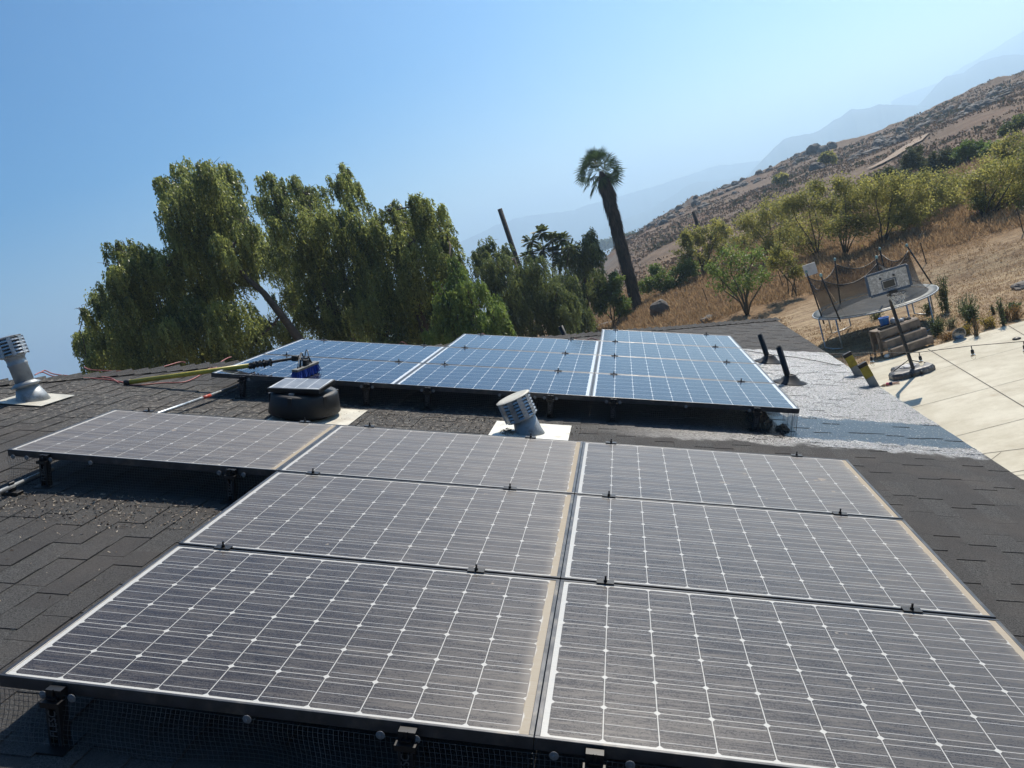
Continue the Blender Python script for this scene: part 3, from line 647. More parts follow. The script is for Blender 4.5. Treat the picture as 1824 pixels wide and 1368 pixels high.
dx = t.math('SUBTRACT', sp.outputs[0], float(CAM[0])); dy = t.math('SUBTRACT', sp.outputs[1], float(CAM[1])); rr = t.math('SQRT', t.math('ADD', t.math('MULTIPLY', dx, dx), t.math('MULTIPLY', dy, dy)))
n1 = t.noise(co, .35, 6, .65); n2 = t.noise(co, 3.0, 6, .7); n3 = t.noise(co, .05, 5, .6); n4 = t.noise(co, 16, 4, .75)
strw = t.noise(t.coord((.5, 3.2, 1)), 1.4, 6, .7)
dirt = t.mix(t.ramp(n2, .3, .7), (.20, .135, .085), (.34, .25, .155)); dirt = t.mix(t.ramp(strw, .42, .62), dirt, (.40, .305, .19)); dirt = t.mix(t.ramp(n4, .52, .7, 0, .8), dirt, (.12, .085, .055))
grass = t.mix(t.ramp(n2, .3, .7), (.14, .088, .05), (.28, .185, .10)); grass = t.mix(t.ramp(n4, .5, .75, 0, .7), grass, (.10, .06, .035))
hill = t.mix(t.ramp(n1, .35, .65), (.125, .088, .062), (.185, .13, .09)); hill = t.mix(t.ramp(n2, .5, .7, 0, .55), hill, (.075, .065, .045)); hill = t.mix(t.ramp(n3, .5, .65, 0, .5), hill, (.14, .075, .05))
geo = t.node('ShaderNodeNewGeometry'); sn = t.node('ShaderNodeSeparateXYZ'); t.lk(geo.outputs['Normal'], sn.inputs[0])
hill = t.mix(t.ramp(sn.outputs[2], .95, .86), hill, t.mix(n2, (.11, .10, .09), (.23, .205, .18)))
c1 = t.mix(t.ramp(t.math('ADD', rr, t.math('MULTIPLY', n1, 6.0)), 33, 36), dirt, grass); c2 = t.mix(t.ramp(rr, 55, 85), c1, hill); c3 = t.mix(t.ramp(rr, 400, 900), c2, (.12, .11, .085))
t.set(Base_Color=c3, Roughness=.95, Specular_IOR_Level=.15); t.bump(t.noise(co, 5, 8, .75), .7, .10)
g_ = npmesh('ground', np.stack([TX, TY, TZ], -1).reshape(-1, 3), Q, t.m); tag(g_, kind='structure'); g_.data.polygons.foreach_set('use_smooth', [True]*len(g_.data.polygons))
# dirt track up the hill
trk = [(1548, 303), (1565, 296), (1585, 285), (1605, 272), (1622, 260), (1640, 247), (1655, 240)]
ctr = [ter(x, y) for x, y in trk]; V_ = []; wds = [1.1, 1.2, 1.4, 1.7, 2.0, 1.7, .8]
fine_c = []; 
for i in range(len(ctr)-1):
    for k in range(6): fine_c.append((ctr[i]+(ctr[i+1]-ctr[i])*k/6, wds[i]+(wds[i+1]-wds[i])*k/6))
fine_c.append((ctr[-1], wds[-1])); nW = 5
for i, (c, wd) in enumerate(fine_c):
    d = fine_c[min(i+1, len(fine_c)-1)][0]-fine_c[max(i-1, 0)][0]; nn = np.array((-d[1], d[0])); nn /= np.linalg.norm(nn)+1e-9
    for k in range(nW):
        q = c[:2]+nn*wd*((k/(nW-1))-.5); V_.append((q[0], q[1], float(height(q[0], q[1]))+.22))
Fq = [(i*nW+k, i*nW+k+1, (i+1)*nW+k+1, (i+1)*nW+k) for i in range(len(fine_c)-1) for k in range(nW-1)]
o = npmesh('path', np.array(V_), np.array(Fq), simple('pale_dirt_track', (.26, .185, .125), .95, 0, .25, .6)); tag(o, 'pale dirt track climbing the brown hill', kind='structure')
# ---------------- patio ----------------
t = NT('concrete'); co = t.coord(); n = t.noise(t.coord((1, 1, 1)), 1.2, 7, .7); n2 = t.noise(t.coord((.8, 1.5, 1)), 1.7, 7, .72); n3 = t.noise(co, 90, 3, .7)
c = t.mix(t.ramp(n, .3, .7), (.44, .40, .305), (.56, .52, .415)); c = t.mix(t.ramp(n2, .46, .72, 0, .6), c, (.37, .325, .245)); c = t.mix(t.ramp(n3, .62, .75, 0, .35), c, (.36, .33, .27))
c = t.mix(t.ramp(t.noise(co, .9, 3, .5), .68, .74, 0, .5), c, (.40, .28, .19))
t.set(Base_Color=c, Roughness=.85, Specular_IOR_Level=.3); t.bump(n3, .25, .003); M_conc = t.m
pe0, pe1 = atz(1550, 650, GZ), atz(1824, 573, GZ); ed = (pe1-pe0)/np.linalg.norm(pe1-pe0)
LA = pe0-ed*6; RB = pe0+ed*22
m = MB(); z_ = GZ+.02
def lineat(x): return LA[1]+(RB[1]-LA[1])*(x-LA[0])/(RB[0]-LA[0])
Np = 30; top = [(LA[0]+(RB[0]-LA[0])*k/Np) for k in range(Np+1)]
for k in range(Np):
    xa, xb = top[k], top[k+1]; m.add([(xa, -8, z_), (xb, -8, z_), (xb, lineat(xb), z_), (xa, lineat(xa), z_)], [(0, 1, 2, 3)])
    m.add([(xa, lineat(xa), z_), (xb, lineat(xb), z_), (xb, lineat(xb), z_-.12), (xa, lineat(xa), z_-.12)], [(0, 3, 2, 1)])
o = m.build('patio', M_conc); tag(o, 'pale concrete patio slab', kind='structure')
jm = MB()
def joint(a, b, wd=.014, ext=(0, 0)):
    A_ = atz(*a, z_); B_ = atz(*b, z_); d = (B_-A_)/np.linalg.norm(B_-A_); A_ = A_-d*ext[0]; B_ = B_+d*ext[1]; n_ = np.array((-d[1], d[0], 0))*wd/2; h = np.array((0, 0, .004))
    jm.add([A_-n_+h, B_-n_+h, B_+n_+h, A_+n_+h], [(0, 1, 2, 3)])
joint((1653, 622), (1824, 725), .022, (0, 6)); joint((1653, 663), (1824, 617.5), .010, (0, 8)); joint((1612, 730), (1824, 675), .012, (2, 8)); joint((1696, 779), (1824, 746), .012, (2, 8))
joint((1555, 657), (1824, 579), .008, (2, 6)); joint((1796, 580), (1824, 597), .02, (0, 3)); joint((1745, 809), (1824, 799), .014, (0, 4)); joint((1762, 822), (1783, 806), .010); joint((1796, 843), (1824, 838), .016, (0, 3)); joint((1800, 848), (1824, 846), .012, (0, 3)); joint((1658, 672), (1700, 656), .006, (0, 0))
o = jm.build('patio_joints', simple('dark_joint', (.10, .085, .07), .9)); tag(o, 'dark control joints cut in the concrete patio', kind='structure')
# ---------------- basketball hoop ----------------
b0 = atz(1626, 667, z_); root = empty('basketball_hoop', b0, 'portable basketball hoop with grey base, torn net and blue-edged backboard on the patio', 'basketball hoop')
yaw = math.atan2(ed[1], ed[0]); Rz = np.array([[math.cos(yaw), -math.sin(yaw), 0], [math.sin(yaw), math.cos(yaw), 0], [0, 0, 1]])
b = MB()
outl = [(-.48, -.10), (-.30, -.22), (.30, -.22), (.48, -.10), (.48, .16), (.30, .30), (.26, .56), (-.26, .56), (-.30, .30), (-.48, .16)]
for zz, s_ in ((0, 1.0), (.09, 1.0), (.14, .93), (.16, .80)): b.v += [tuple(Rz @ np.array((x*s_, y*s_+(1-s_)*.15, zz))) for x, y in outl]
n_ = len(outl)
for k in range(3): b.f += [(k*n_+i, k*n_+(i+1) % n_, (k+1)*n_+(i+1) % n_, (k+1)*n_+i) for i in range(n_)]
b.f += [tuple(3*n_+i for i in range(n_))]; b.build('base', simple('hoop_base_plastic', (.055, .055, .058), .5, 0, .3, 9, dirt=(.28, .27, .25)), root, bevel=.015)
b = MB(); b.lathe([(.17, .16), (.18, .175), (.16, .18), (.14, .165)], 28, None, Rz @ np.array((0, .18, 0)), False); b.lathe([(.09, .16), (.10, .175), (.08, .178)], 24, None, Rz @ np.array((0, .18, 0))); b.build('fill_cap', M_lightgrey, root, True)
ptop = at(1590, 548, b0[1]+.12)-b0
b = MB(); b.tube([Rz @ np.array((0, -.12, .02)), ptop, ptop*1.12], [.045, .042, .04], 4); b.build('pole', M_blackmetal, root)
for sx in (-1, 1):
    b = MB(); b.tube([ptop*.22, Rz @ np.array((sx*.38, .12, .15))], .012, 8); b.build('brace', M_blackmetal, root, True)
    b = MB(); b.lathe([(.05, -.02), (.05, .02)], 16, Rz @ np.array([[0, 0, 1], [0, 1, 0], [-1, 0, 0]]), Rz @ np.array((sx*.10, -.24, .06))); b.build('wheel', M_blackpl, root, True)
YB = b0[1]-.25
tl, tr, br, bl = [at(*q, YB)-b0 for q in ((1538, 491), (1616, 469), (1627, 509), (1549, 533))]
ux = (tr-tl+br-bl)/2; uz = (tl-bl+tr-br)/2; wB, hB = np.linalg.norm(ux), np.linalg.norm(uz); ux = ux/wB; uz = uz-ux*uz.dot(ux); uz /= np.linalg.norm(uz); uy = np.cross(uz, ux)   # away from camera = +
uy = uy*np.sign(uy[1]); RB_ = np.column_stack([ux, uy, uz]); bc = (tl+tr+br+bl)/4
def L(x, y, z): return bc + RB_ @ np.array((x, y, z))
tb = NT('scuffed_backboard'); co = tb.coord(); nn = tb.noise(co, 14, 6, .75, 1.2); tb.set(Base_Color=tb.mix(tb.ramp(nn, .42, .62), (.30, .29, .27), (.62, .60, .57)), Roughness=.6)
b = MB(); b.box(L(0, 0, 0), (wB*.97, .02, hB*.95), RB_); bo = b.build('backboard', tb.m, root, bevel=.01)
M_bb = simple('faded_blue_trim', (.045, .075, .12), .6, 0, .2, 10)
b = MB(); fw_ = .055
b.box(L(0, -.012, hB/2-fw_/2), (wB-2*.04, .02, fw_), RB_); b.box(L(0, -.012, -hB/2+fw_/2), (wB-2*.04, .02, fw_), RB_); b.box(L(-wB/2+fw_/2, -.012, 0), (fw_, .024, hB-2*.03), RB_); b.box(L(wB/2-fw_/2, -.012, 0), (fw_, .024, hB-2*.03), RB_); b.build('edge_trim', M_bb, root, bevel=.012)
b = MB(); zc_ = -.06; tw, thh, q_ = .30, .20, .016
b.box(L(0, -.014, zc_+thh/2), (tw, .008, q_), RB_); b.box(L(0, -.014, zc_-thh/2), (tw, .008, q_), RB_); b.box(L(-tw/2, -.0145, zc_), (q_, .008, thh), RB_); b.box(L(tw/2, -.0145, zc_), (q_, .008, thh), RB_); b.build('target_square', M_bb, root)
b = MB(); b.box(L(0, -.013, zc_), (.235, .006, .145), RB_); b.build('dark_panel', simple('dark_mesh_window', (.055, .05, .042), .7), root)
for sx in (-.16, .13):
    b = MB(); b.lathe([(.022, -.02), (.022, .004)], 14, RB_ @ np.array([[1, 0, 0], [0, 0, 1], [0, -1, 0]]), L(sx, -.016, .10)); b.build('bolt', M_blackpl, root)
rc_ = L(.03, -.26, -hB/2-.005); b = MB(); ring = [rc_+np.array((.19*math.cos(a), .19*math.sin(a), 0)) for a in np.linspace(0, 2*math.pi, 33)]; b.tube(ring, .009, 6, False); b.box(L(.03, -.05, -hB/2+.02), (.16, .10, .06), RB_); b.build('rim', M_blackmetal, root)
b = MB(); rn = random.Random(8)
for k in range(16):
    a = k*math.pi/8; P = []
    for j in range(7):
        rr_ = .185-.10*(j/6)**.7; aa = a+(.2 if j % 2 else -.2)*(1 if k % 2 else -1); P.append(rc_+np.array((rr_*math.cos(aa)+rn.uniform(-.015, .015), rr_*math.sin(aa)+rn.uniform(-.015, .015), -.055*j)))
    b.tube(P[:rn.choice((4, 5, 7, 7))], .0045, 4)
b.build('net', M_white, root)
b = MB(); b.tube([ptop*.98, L(.03, .12, -.12)], .022, 8); b.tube([ptop*1.1, L(.03, .12, .12)], .02, 8); b.box(L(.03, .06, 0), (.12, .12, .3), RB_); b.build('bracket', M_blackmetal, root)
# ---------------- doll ----------------
d0 = atz(1588, 686, z_); root = empty('doll', d0, 'small doll in a pink top lying on its back on the concrete', 'doll')
dA, dB = atz(1570, 689, z_)-d0, atz(1604, 682, z_)-d0; dx_ = (dB-dA)/np.linalg.norm(dB-dA); dyv = np.array((-dx_[1], dx_[0], 0)); H = np.linalg.norm(dB-dA)
def dl(x, y, z): return dA+dx_*x*H+dyv*y*H*1.9+np.array((0, 0, z*H*1.3))
M_skin = simple('doll_skin', (.42, .22, .14), .5); M_pink = simple('pink_cloth', (.42, .05, .10), .8, 0, .3, 60); M_hair = simple('doll_hair', (.30, .20, .12), .8); M_dark = simple('dark_cloth', (.03, .03, .07), .8)
b = MB(); b.tube([dl(.10, 0, .05), dl(.13, 0, .05), dl(.17, 0, .05), dl(.21, 0, .05), dl(.23, 0, .045), dl(.26, 0, .05), dl(.34, 0, .055), dl(.42, 0, .05), dl(.50, 0, .055), dl(.54, 0, .05)], [H*.02, H*.075, H*.085, H*.06, H*.03, H*.08, H*.10, H*.075, H*.095, H*.05], 12)
b.tube([dl(.51, .03, .05), dl(.7, .08, .035), dl(.72, .085, .035), dl(.93, .07, .03), dl(.97, .07, .05)], [H*.05, H*.042, H*.038, H*.024, H*.028], 8); b.tube([dl(.51, -.03, .05), dl(.7, -.03, .04), dl(.72, -.03, .04), dl(.9, -.11, .03), dl(.93, -.11, .05)], [H*.05, H*.042, H*.038, H*.024, H*.028], 8)
b.tube([dl(.27, .05, .05), dl(.38, .14, .04), dl(.5, .19, .05)], [H*.02, H*.015, H*.012], 8); b.tube([dl(.27, -.05, .05), dl(.38, -.11, .04), dl(.46, -.16, .03)], [H*.02, H*.015, H*.012], 8); b.build('body', M_skin, root, True)
b = MB(); b.tube([dl(.245, 0, .05), dl(.28, 0, .052), dl(.34, 0, .056), dl(.43, 0, .052)], [H*.05, H*.09, H*.11, H*.085], 12); b.build('pink_top', M_pink, root, True)
b = MB(); b.tube([dl(.43, 0, .052), dl(.5, 0, .056), dl(.58, 0, .05)], [H*.09, H*.11, H*.12], 12); b.build('dark_skirt', M_dark, root, True)
b = MB(); b.tube([dl(.05, .02, .03), dl(.08, 0, .05), dl(.12, 0, .055), dl(.15, 0, .05)], [H*.02, H*.05, H*.056, H*.05], 10); b.tube([dl(.10, .02, .04), dl(.0, .06, .015), dl(-.06, .03, .012)], [H*.04, H*.03, H*.01], 8); b.build('hair', M_hair, root, True)
# ---------------- patio odds ----------------
p0 = atz(1707, 604, z_); root = empty('metal_bowl', p0, 'round galvanised metal bowl tipped on its side at the patio edge', 'bowl')
Mx = np.array(Matrix.Rotation(rad(104), 3, 'X') @ Matrix.Rotation(rad(8), 3, 'Y')); b = MB(); b.lathe([(.001, 0), (.09, .005), (.145, .06), (.17, .12), (.178, .125), (.17, .128), (.14, .065), (.085, .012), (.001, .009)], 36, Mx, (0, .05, .16), False); b.build('shell', simple('dull_metal', (.3, .3, .3), .3, .8), root, True)
p0 = atz(1811, 604, z_); root = empty('rubber_cap', p0, 'small black rubber disc lying alone on the concrete at the right', 'rubber cap'); b = MB(); b.lathe([(.085, 0), (.09, .02), (.06, .035), (.03, .05), (.001, .052)], 20); b.build('disc', M_blackpl, root, True)
p0 = atz(1582, 637, z_); root = empty('white_lamp', p0, 'small white dome lamp at the foot of the wooden planter', 'garden lamp'); b = MB(); b.lathe([(.02, 0), (.02, .03), (.08, .03), (.085, .05), (.06, .09), (.001, .105)], 20); b.build('dome', M_white, root, True)
# tiered wooden planter
pa_ = atz(1591, 637, GZ+.02); pb_ = atz(1664, 612, GZ+.02); pd = (pb_-pa_); Lp = np.linalg.norm(pd); pd /= Lp; pn = np.array((-pd[1], pd[0], 0))
root = empty('planter', pa_, 'tiered weathered wooden planter bench standing at the patio edge behind the hoop', 'planter')
Rp = np.column_stack([pd, pn, (0, 0, 1)])
def pbx(x, y, z, dx_, dy_, dz_, name): b = MB(); b.box(Rp @ np.array((x, y, z)), (dx_, dy_, dz_), Rp); return b.build(name, M_wood, root, bevel=.005)
tier = [(.0, .22), (.19, .42), (.38, .66)]
for k, (yy, zz) in enumerate(tier):
    pbx(Lp/2, yy, zz-.10, Lp, .03, .18, 'board'); pbx(Lp/2, yy+.10, zz-.012, Lp, .17, .022, 'tread')
    for xx in (.02, Lp-.02): pbx(xx, yy+.09, zz-.11, .03, .15, .15, 'end_board')
pbx(Lp/2, .60, .655, Lp+.06, .32, .03, 'top_board'); pbx(Lp/2, .77, .45, Lp, .03, .36, 'back_board')
for xx in (-.02, Lp+.02):
    for yy, lh in ((.05, .2), (.42, .60), (.72, .64)): pbx(xx*.97, yy, lh/2, .05, .05, lh, 'leg')
def onpl(x, y, z=.67): return pa_+Rp @ np.array((x, y, z))
root = empty('bucket', onpl(.42, .70), 'bright blue plastic bucket standing on top of the wooden planter', 'bucket'); b = MB(); b.lathe([(.10, 0), (.125, .22), (.132, .222), (.132, .235), (.12, .235), (.095, .02), (.001, .02)], 28, caps=False); b.build('shell', M_bluepl, root, True)
b = MB(); b.tube([np.array((.13*math.cos(a), .02, .22-.10*math.sin(a))) for a in np.linspace(0, math.pi, 12)], .004, 6); b.build('handle', M_steel, root, True)
root = empty('pot', onpl(.60, .60), 'rounded grey pot lying beside the blue bucket on the planter', 'pot'); b = MB(); b.lathe([(.04, 0), (.10, .03), (.12, .09), (.10, .15), (.05, .17), (.045, .165), (.001, .1)], 24, np.array(Matrix.Rotation(rad(25), 3, 'Y')), caps=False); b.build('shell', M_lightgrey, root, True)
root = empty('crate', onpl(.33, .52), 'low black plastic tray at the left end of the planter top', 'tray'); b = MB(); b.box(Rp @ np.array((0, 0, .01)), (.42, .14, .015), Rp); 
for yy in (-.065, .065): b.box(Rp @ np.array((0, yy, .035)), (.42, .012, .045), Rp)
for xx in (-.2, -.1, 0, .1, .2): b.box(Rp @ np.array((xx, 0, .034)), (.012, .118, .04), Rp)
b.build('shell', M_blackpl, root)
rp = random.Random(2)
for k, (x, y, lab) in enumerate(((.95, .58, 'round grey stone in the middle of the planter top, nearest the hoop pole'), (1.08, .66, 'pale stone on the planter top, second from its right end'), (1.20, .60, 'small pale stone at the right end of the planter top'))):
    root = empty('stone', onpl(x*Lp/1.37, y, .69), lab, 'stone', 'stones on the planter'); b = MB(); b.lathe([(.02, -.02), (.06, 0), (.07, .03), (.05, .06), (.001, .075)], 9, np.array(Matrix.Rotation(k, 3, 'X'))); b.build('lump', M_rock if k else M_lightgrey, root, True)
# ---------------- trampoline ----------------
lt, rt = atz(1452, 567, GZ+.92), atz(1661, 508, GZ+.92); ctr_ = (lt+rt)/2; RT = np.linalg.norm(rt-lt)/2; ctr_[2] = GZ
fr = atz(1560, 561, GZ+.92); nr_pt = np.array((fr[0]-ctr_[0], fr[1]-ctr_[1])); 
axT = (rt-lt)/np.linalg.norm(rt-lt); nT = np.array((-axT[1], axT[0], 0)); RT2 = min(RT*1.02, 2.2)
root = empty('trampoline', ctr_, 'old round trampoline with sagging black safety net standing on the dirt yard', 'trampoline')
def T_(a, r=1.0, z=.92): return axT*RT*r*math.cos(a)+nT*RT2*r*math.sin(a)+np.array((0, 0, z))
b = MB(); b.tube([T_(a) for a in np.linspace(0, 2*math.pi, 61)], .021, 8, False); b.build('ring_frame', M_paintgrey, root, True)
b = MB(); na = 60
for (r0_, r1_, z0_, z1_) in ((.86, .985, .945, .955),):
    b.add([T_(2*math.pi*k/na, r_, z_2) for r_, z_2 in ((r0_, z0_), (r1_, z1_), (1.0, .90)) for k in range(na)], [(j*na+k, j*na+(k+1) % na, (j+1)*na+(k+1) % na, (j+1)*na+k) for j in range(2) for k in range(na)])
b.build('spring_pad', simple('torn_pad', (.04, .05, .05), .55, 0, .4, 3, dirt=(.20, .24, .22)), root, True)
b = MB(); b.add([T_(2*math.pi*k/na, r_, .925-.03*(1-r_)) for r_ in (.001, .4, .8, .86) for k in range(na)], [(j*na+k, j*na+(k+1) % na, (j+1)*na+(k+1) % na, (j+1)*na+k) for j in range(3) for k in range(na)]); b.build('jumping_mat', simple('grey_black_mat', (.05, .052, .055), .45, 0, .15, 2), root, True)
for k in range(4):
    a0_ = math.pi*(.12+.5*k); 
    b = MB(); P1, P2 = T_(a0_-.22), T_(a0_+.22); b.tube([P1, P1*np.array((1, 1, 0))+np.array((0, 0, .05)), (P1+P2)/2*np.array((1, 1, 0))+np.array((0, 0, .02)), P2*np.array((1, 1, 0))+np.array((0, 0, .05)), P2], .022, 8); b.build('leg', M_steel, root, True)
topsT = [((1436, 484), (1468, 577)), ((1462, 490), (1497, 573)), ((1487, 462), (1497, 540)), ((1567, 443), (1580, 500)), ((1561, 458), (1570, 520)), ((1615, 437), (1661, 508))]
YT = ctr_[1]; offs = [-.15, -1.5, 1.2, 1.9, -.6, .2]; heads = []
for (tp, ft), of in zip(topsT, offs):
    A_ = at(*tp, YT+of)-ctr_; B_ = at(*ft, YT+of)-ctr_; B_[2] = max(B_[2], .4)
    b = MB(); b.tube([A_, B_], .022, 8); pl = b.build('net_pole', M_blackpl, root, True); heads.append(A_)
    b = MB(); b.lathe([(.02, -.05), (.04, -.02), (.038, .03), (.001, .05)], 12, None, A_); b.build('pole_cap', simple('pale_teal_cap', (.22, .36, .34), .5), root, True)
tn = NT('net_fabric'); a_ = tn.coord((34, 34, 34)); 
tr_ = tn.node('ShaderNodeBsdfTransparent'); mxx = tn.node('ShaderNodeMixShader'); mxx.inputs[0].default_value = .62; tn.lk(tr_.outputs[0], mxx.inputs[1]); tn.lk(tn.p.outputs[0], mxx.inputs[2]); tn.lk(mxx.outputs[0], tn.out.inputs[0]); tn.set(Base_Color=(.035, .035, .033), Roughness=.8)
order = [0, 2, 3, 5]; order2 = [5, 4, 1, 0]
def netstrip(ids, name, sag=.28, back=True):
    b = MB(); e = MB()
    for i in range(len(ids)-1):
        A_, B_ = heads[ids[i]], heads[ids[i+1]]; nS = 12; vs = []; eP = []
        for k in range(nS+1):
            s_ = k/nS; tp = A_+(B_-A_)*s_; tp = tp-np.array((0, 0, .16+sag*4*s_*(1-s_))); an = math.atan2((tp[:2] @ nT[:2])/RT2, (tp[:2] @ axT[:2])/RT); bt = T_(an, .86, .93); eP.append(tp)
            for j in range(6): q = tp+(bt-tp)*(j/5); q = q+nT*.05*math.sin(s_*9+j)*(j*(5-j)/6); vs.append(q)
        b.add(vs, [(k*6+j, (k+1)*6+j, (k+1)*6+j+1, k*6+j+1) for k in range(nS) for j in range(5)]); e.tube(eP, .013, 6)
    o = b.build(name, tn.m, root, True); e.build('net_edge_rope', M_blackpl, o, True)
netstrip(order, 'safety_net'); netstrip(order2, 'safety_net', .32)
bb1 = at(1443, 480, YT-.15)-ctr_; b = MB(); b.box(bb1, (.36, .03, .34), np.array(Matrix.Rotation(-.06, 3, 'Y'))); mb_ = b.build('mini_backboard', simple('cream_board', (.55, .52, .48), .6), root, bevel=.01)
# ---------------- utility poles and stakes ----------------
def upole(px, py, bx, by, Yp, r, name, label, cat, mat):
    t_ = at(px, py, Yp); b_ = at(bx, by, Yp); d = b_-t_; gz = float(height(b_[0], b_[1])); b_ = t_+d*((gz-.3-t_[2])/d[2]); root = empty(name, (b_[0], b_[1], gz), label, cat); m = MB(); m.tube([t_-np.array(root.location), b_-np.array(root.location)], [r*.85, r], 10); m.build('shaft', mat, root, True); return root, t_
M_dark_wood = simple('dark_pole_wood', (.03, .022, .018), .9, 0, .3, 8, .4)
upole(890, 372, 918, 455, 46, .17, 'wooden_pole', 'bare dark wooden pole rising above the trees left of the palm', 'pole', M_dark_wood)
upole(1235, 377, 1248, 418, 62, .17, 'wooden_pole', 'bare dark wooden pole standing in the scrub right of the palm', 'pole', M_dark_wood)
for (a, c, lab) in (((1161, 539), (1172, 562), 'leftmost thin rusty stake, beside the boulder near the palm'), ((1251, 513), (1265, 545), 'thin rusty stake left of the small bright green tree'), ((1385, 480), (1396, 513), 'thin rusty stake right of the small bright green tree'), ((1639, 432), (1651, 470), 'thin rusty stake behind the trampoline'), ((1811, 370), (1824, 415), 'thin rusty stake at the far right edge of the picture')):
    g_p = ter(*c); t_ = at(*a, g_p[1]); root = empty('stake', g_p, lab, 'stake', 'thin stakes of the old yard fence'); m = MB(); m.tube([t_-g_p, (0, 0, -.2)], .02, 6); m.build('rod', M_bark, root)
# ---------------- boulders ----------------
def rockmesh(seed, sc=(1, 1, .7)):
    bm_ = MB(); n1_, n2_ = 10, 14; rr_ = random.Random(seed); vs = []
    for i in range(n1_+1):
        for j in range(n2_):
            th_, ph2 = math.pi*i/n1_, 2*math.pi*j/n2_; d = Vector((math.sin(th_)*math.cos(ph2), math.sin(th_)*math.sin(ph2), math.cos(th_)))
            q = 1+.38*noise.noise(d*1.1+Vector((seed*3.1, 0, 0)))+.16*noise.noise(d*3+Vector((0, seed*2., 0))); vs.append((d.x*q*sc[0], d.y*q*sc[1], d.z*q*sc[2]))
    bm_.add(vs, [(i*n2_+j, (i+1)*n2_+j, (i+1)*n2_+(j+1) % n2_, i*n2_+(j+1) % n2_) for i in range(n1_) for j in range(n2_)]); me = bpy.data.meshes.new('boulder'); me.from_pydata(bm_.v, [], bm_.f); me.materials.append(M_rock); me.update(); return me
RMs = [rockmesh(k, sc) for k, sc in enumerate(((1, .9, .8), (1.3, .8, .6), (.9, .9, .9), (1.7, .9, .45), (1.1, 1.0, .7)))]
def boulder(p, s, k, label, group=None, rz=0.):
    o = bpy.data.objects.new('boulder', RMs[k]); COL.objects.link(o); o.location = tuple(p); o.scale = (s, s, s); o.rotation_euler = (0, 0, rz); tag(o, label, 'boulder', group); return o
p_ = ter(1178, 562); boulder(p_+np.array((0, 0, .35)), .52, 2, 'square grey boulder in the dry grass right of the palm trunk', None, 2.0)
p_ = ter(1263, 571); boulder(p_+np.array((0, 0, .05)), .30, 1, 'small dark boulder just beyond the far end of the roof', None, .4)
p_ = ter(1090, 577); boulder(p_+np.array((0, 0, -.1)), .75, 3, 'flat pale rock slab in the grass left of the palm foot', None, .2)
p_ = ter(1600, 418); boulder(p_+np.array((0, 0, .0)), .5, 3, 'pale rock half hidden among the trunks behind the trampoline', None, .4)
p_ = ter(1826, 508); boulder(p_+np.array((0, 0, .02)), .3, 3, 'flat grey rock on the dirt at the right edge of the yard', None, .7)
for (x, y, s, k, l) in ((1452, 268, 3.0, 2, 'leftmost of the big dark round boulders on the skyline'), (1466, 266, 2.4, 4, 'middle one of the big dark round boulders on the skyline'), (1481, 259, 2.2, 0, 'rightmost of the big dark round boulders on the skyline')):
    p_ = ter(x, y+6, 120); boulder(p_+np.array((0, 0, .5)), s*.6, k, l, 'big skyline boulders', x)
rb_ = random.Random(12); cnt = 0
outl = [(1150, 412, 40), (1210, 378, 45), (1250, 362, 40), (1300, 335, 35), (1345, 318, 40), (1400, 292, 35), (1440, 278, 35), (1500, 285, 40), (1560, 262, 40), (1610, 240, 30), (1660, 215, 35), (1700, 195, 35), (1750, 185, 45), (1790, 165, 35), (1590, 255, 18), (1745, 200, 30)]
OUTN = ['at the lowest valley end of the rocky spur right of the palm', 'on the jagged rocks above the right wooden pole', 'on the skyline spur between the pole and the first yellow hill bush', 'on the skyline a little left of the faint yellow spur bush', 'on the skyline above the faint yellow spur bush', 'on the skyline left of the big round boulders', 'on the slope just below the big round boulders', 'between the big round boulders and the dirt track', 'on the slope above the lower half of the dirt track', 'just beyond the upper end of the dirt track', 'on the skyline above the upper end of the dirt track', 'on the skyline left of the long pale slabs', 'around the long pale slabs near the right edge', 'near the skyline at the right edge of the picture', 'right beside the pale dirt track', 'on the open slope below the long pale slabs']
for (cx_, cy_, sp_) in outl:
    blab = 'weathered grey boulder '+OUTN[outl.index((cx_, cy_, sp_))]
    for k in range(11):
        x = cx_+rb_.gauss(0, sp_*.6); y = cy_-(x-cx_)*.42+rb_.gauss(0, sp_*.16); p_ = ter(x, y, 100)
        if np.linalg.norm(p_-CAM) > 400: continue
        boulder(p_+np.array((0, 0, .05)), rb_.choice((.35, .45, .6, .8, 1.1)), rb_.randrange(5), blab, 'boulders of the rocky outcrops on the hill', rb_.uniform(0, 6)); cnt += 1
print('boulders', cnt)
# ---------------- foliage ----------------
M_pep = leafmat('pepper_tree_leaves', (.08, .105, .03), (.30, .33, .10), .36, .52)
M_pepdark = leafmat('dark_pepper_leaves', (.055, .078, .026), (.17, .20, .065), .5, .42)
M_yg = leafmat('yellow_green_leaves', (.13, .14, .038), (.34, .315, .085), .6, .5)
M_bg = leafmat('bright_green_leaves', (.07, .12, .022), (.19, .25, .06), .5, .4)
M_scrub = leafmat('grey_green_scrub', (.045, .06, .026), (.10, .11, .05), .7, .3)
M_palm = leafmat('palm_leaf', (.022, .045, .014), (.06, .095, .03), .65, .25, None, .15)
M_dry = leafmat('dry_grass_blades', (.18, .115, .06), (.40, .28, .16), .8, .3)
def quadleaves(C, D, W, ln, wd):
    """C centres (n,3), D long dirs, W wide dirs -> verts"""
    a = C-W*wd[:, None]*.5; b = C+D*ln[:, None]*.5-W*wd[:, None]*.62; c_ = C+D*ln[:, None]; d = C+D*ln[:, None]*.5+W*wd[:, None]*.62
    V_ = np.stack([C, b, c_, d], 1).reshape(-1, 3); return V_, np.arange(len(V_)).reshape(-1, 4)
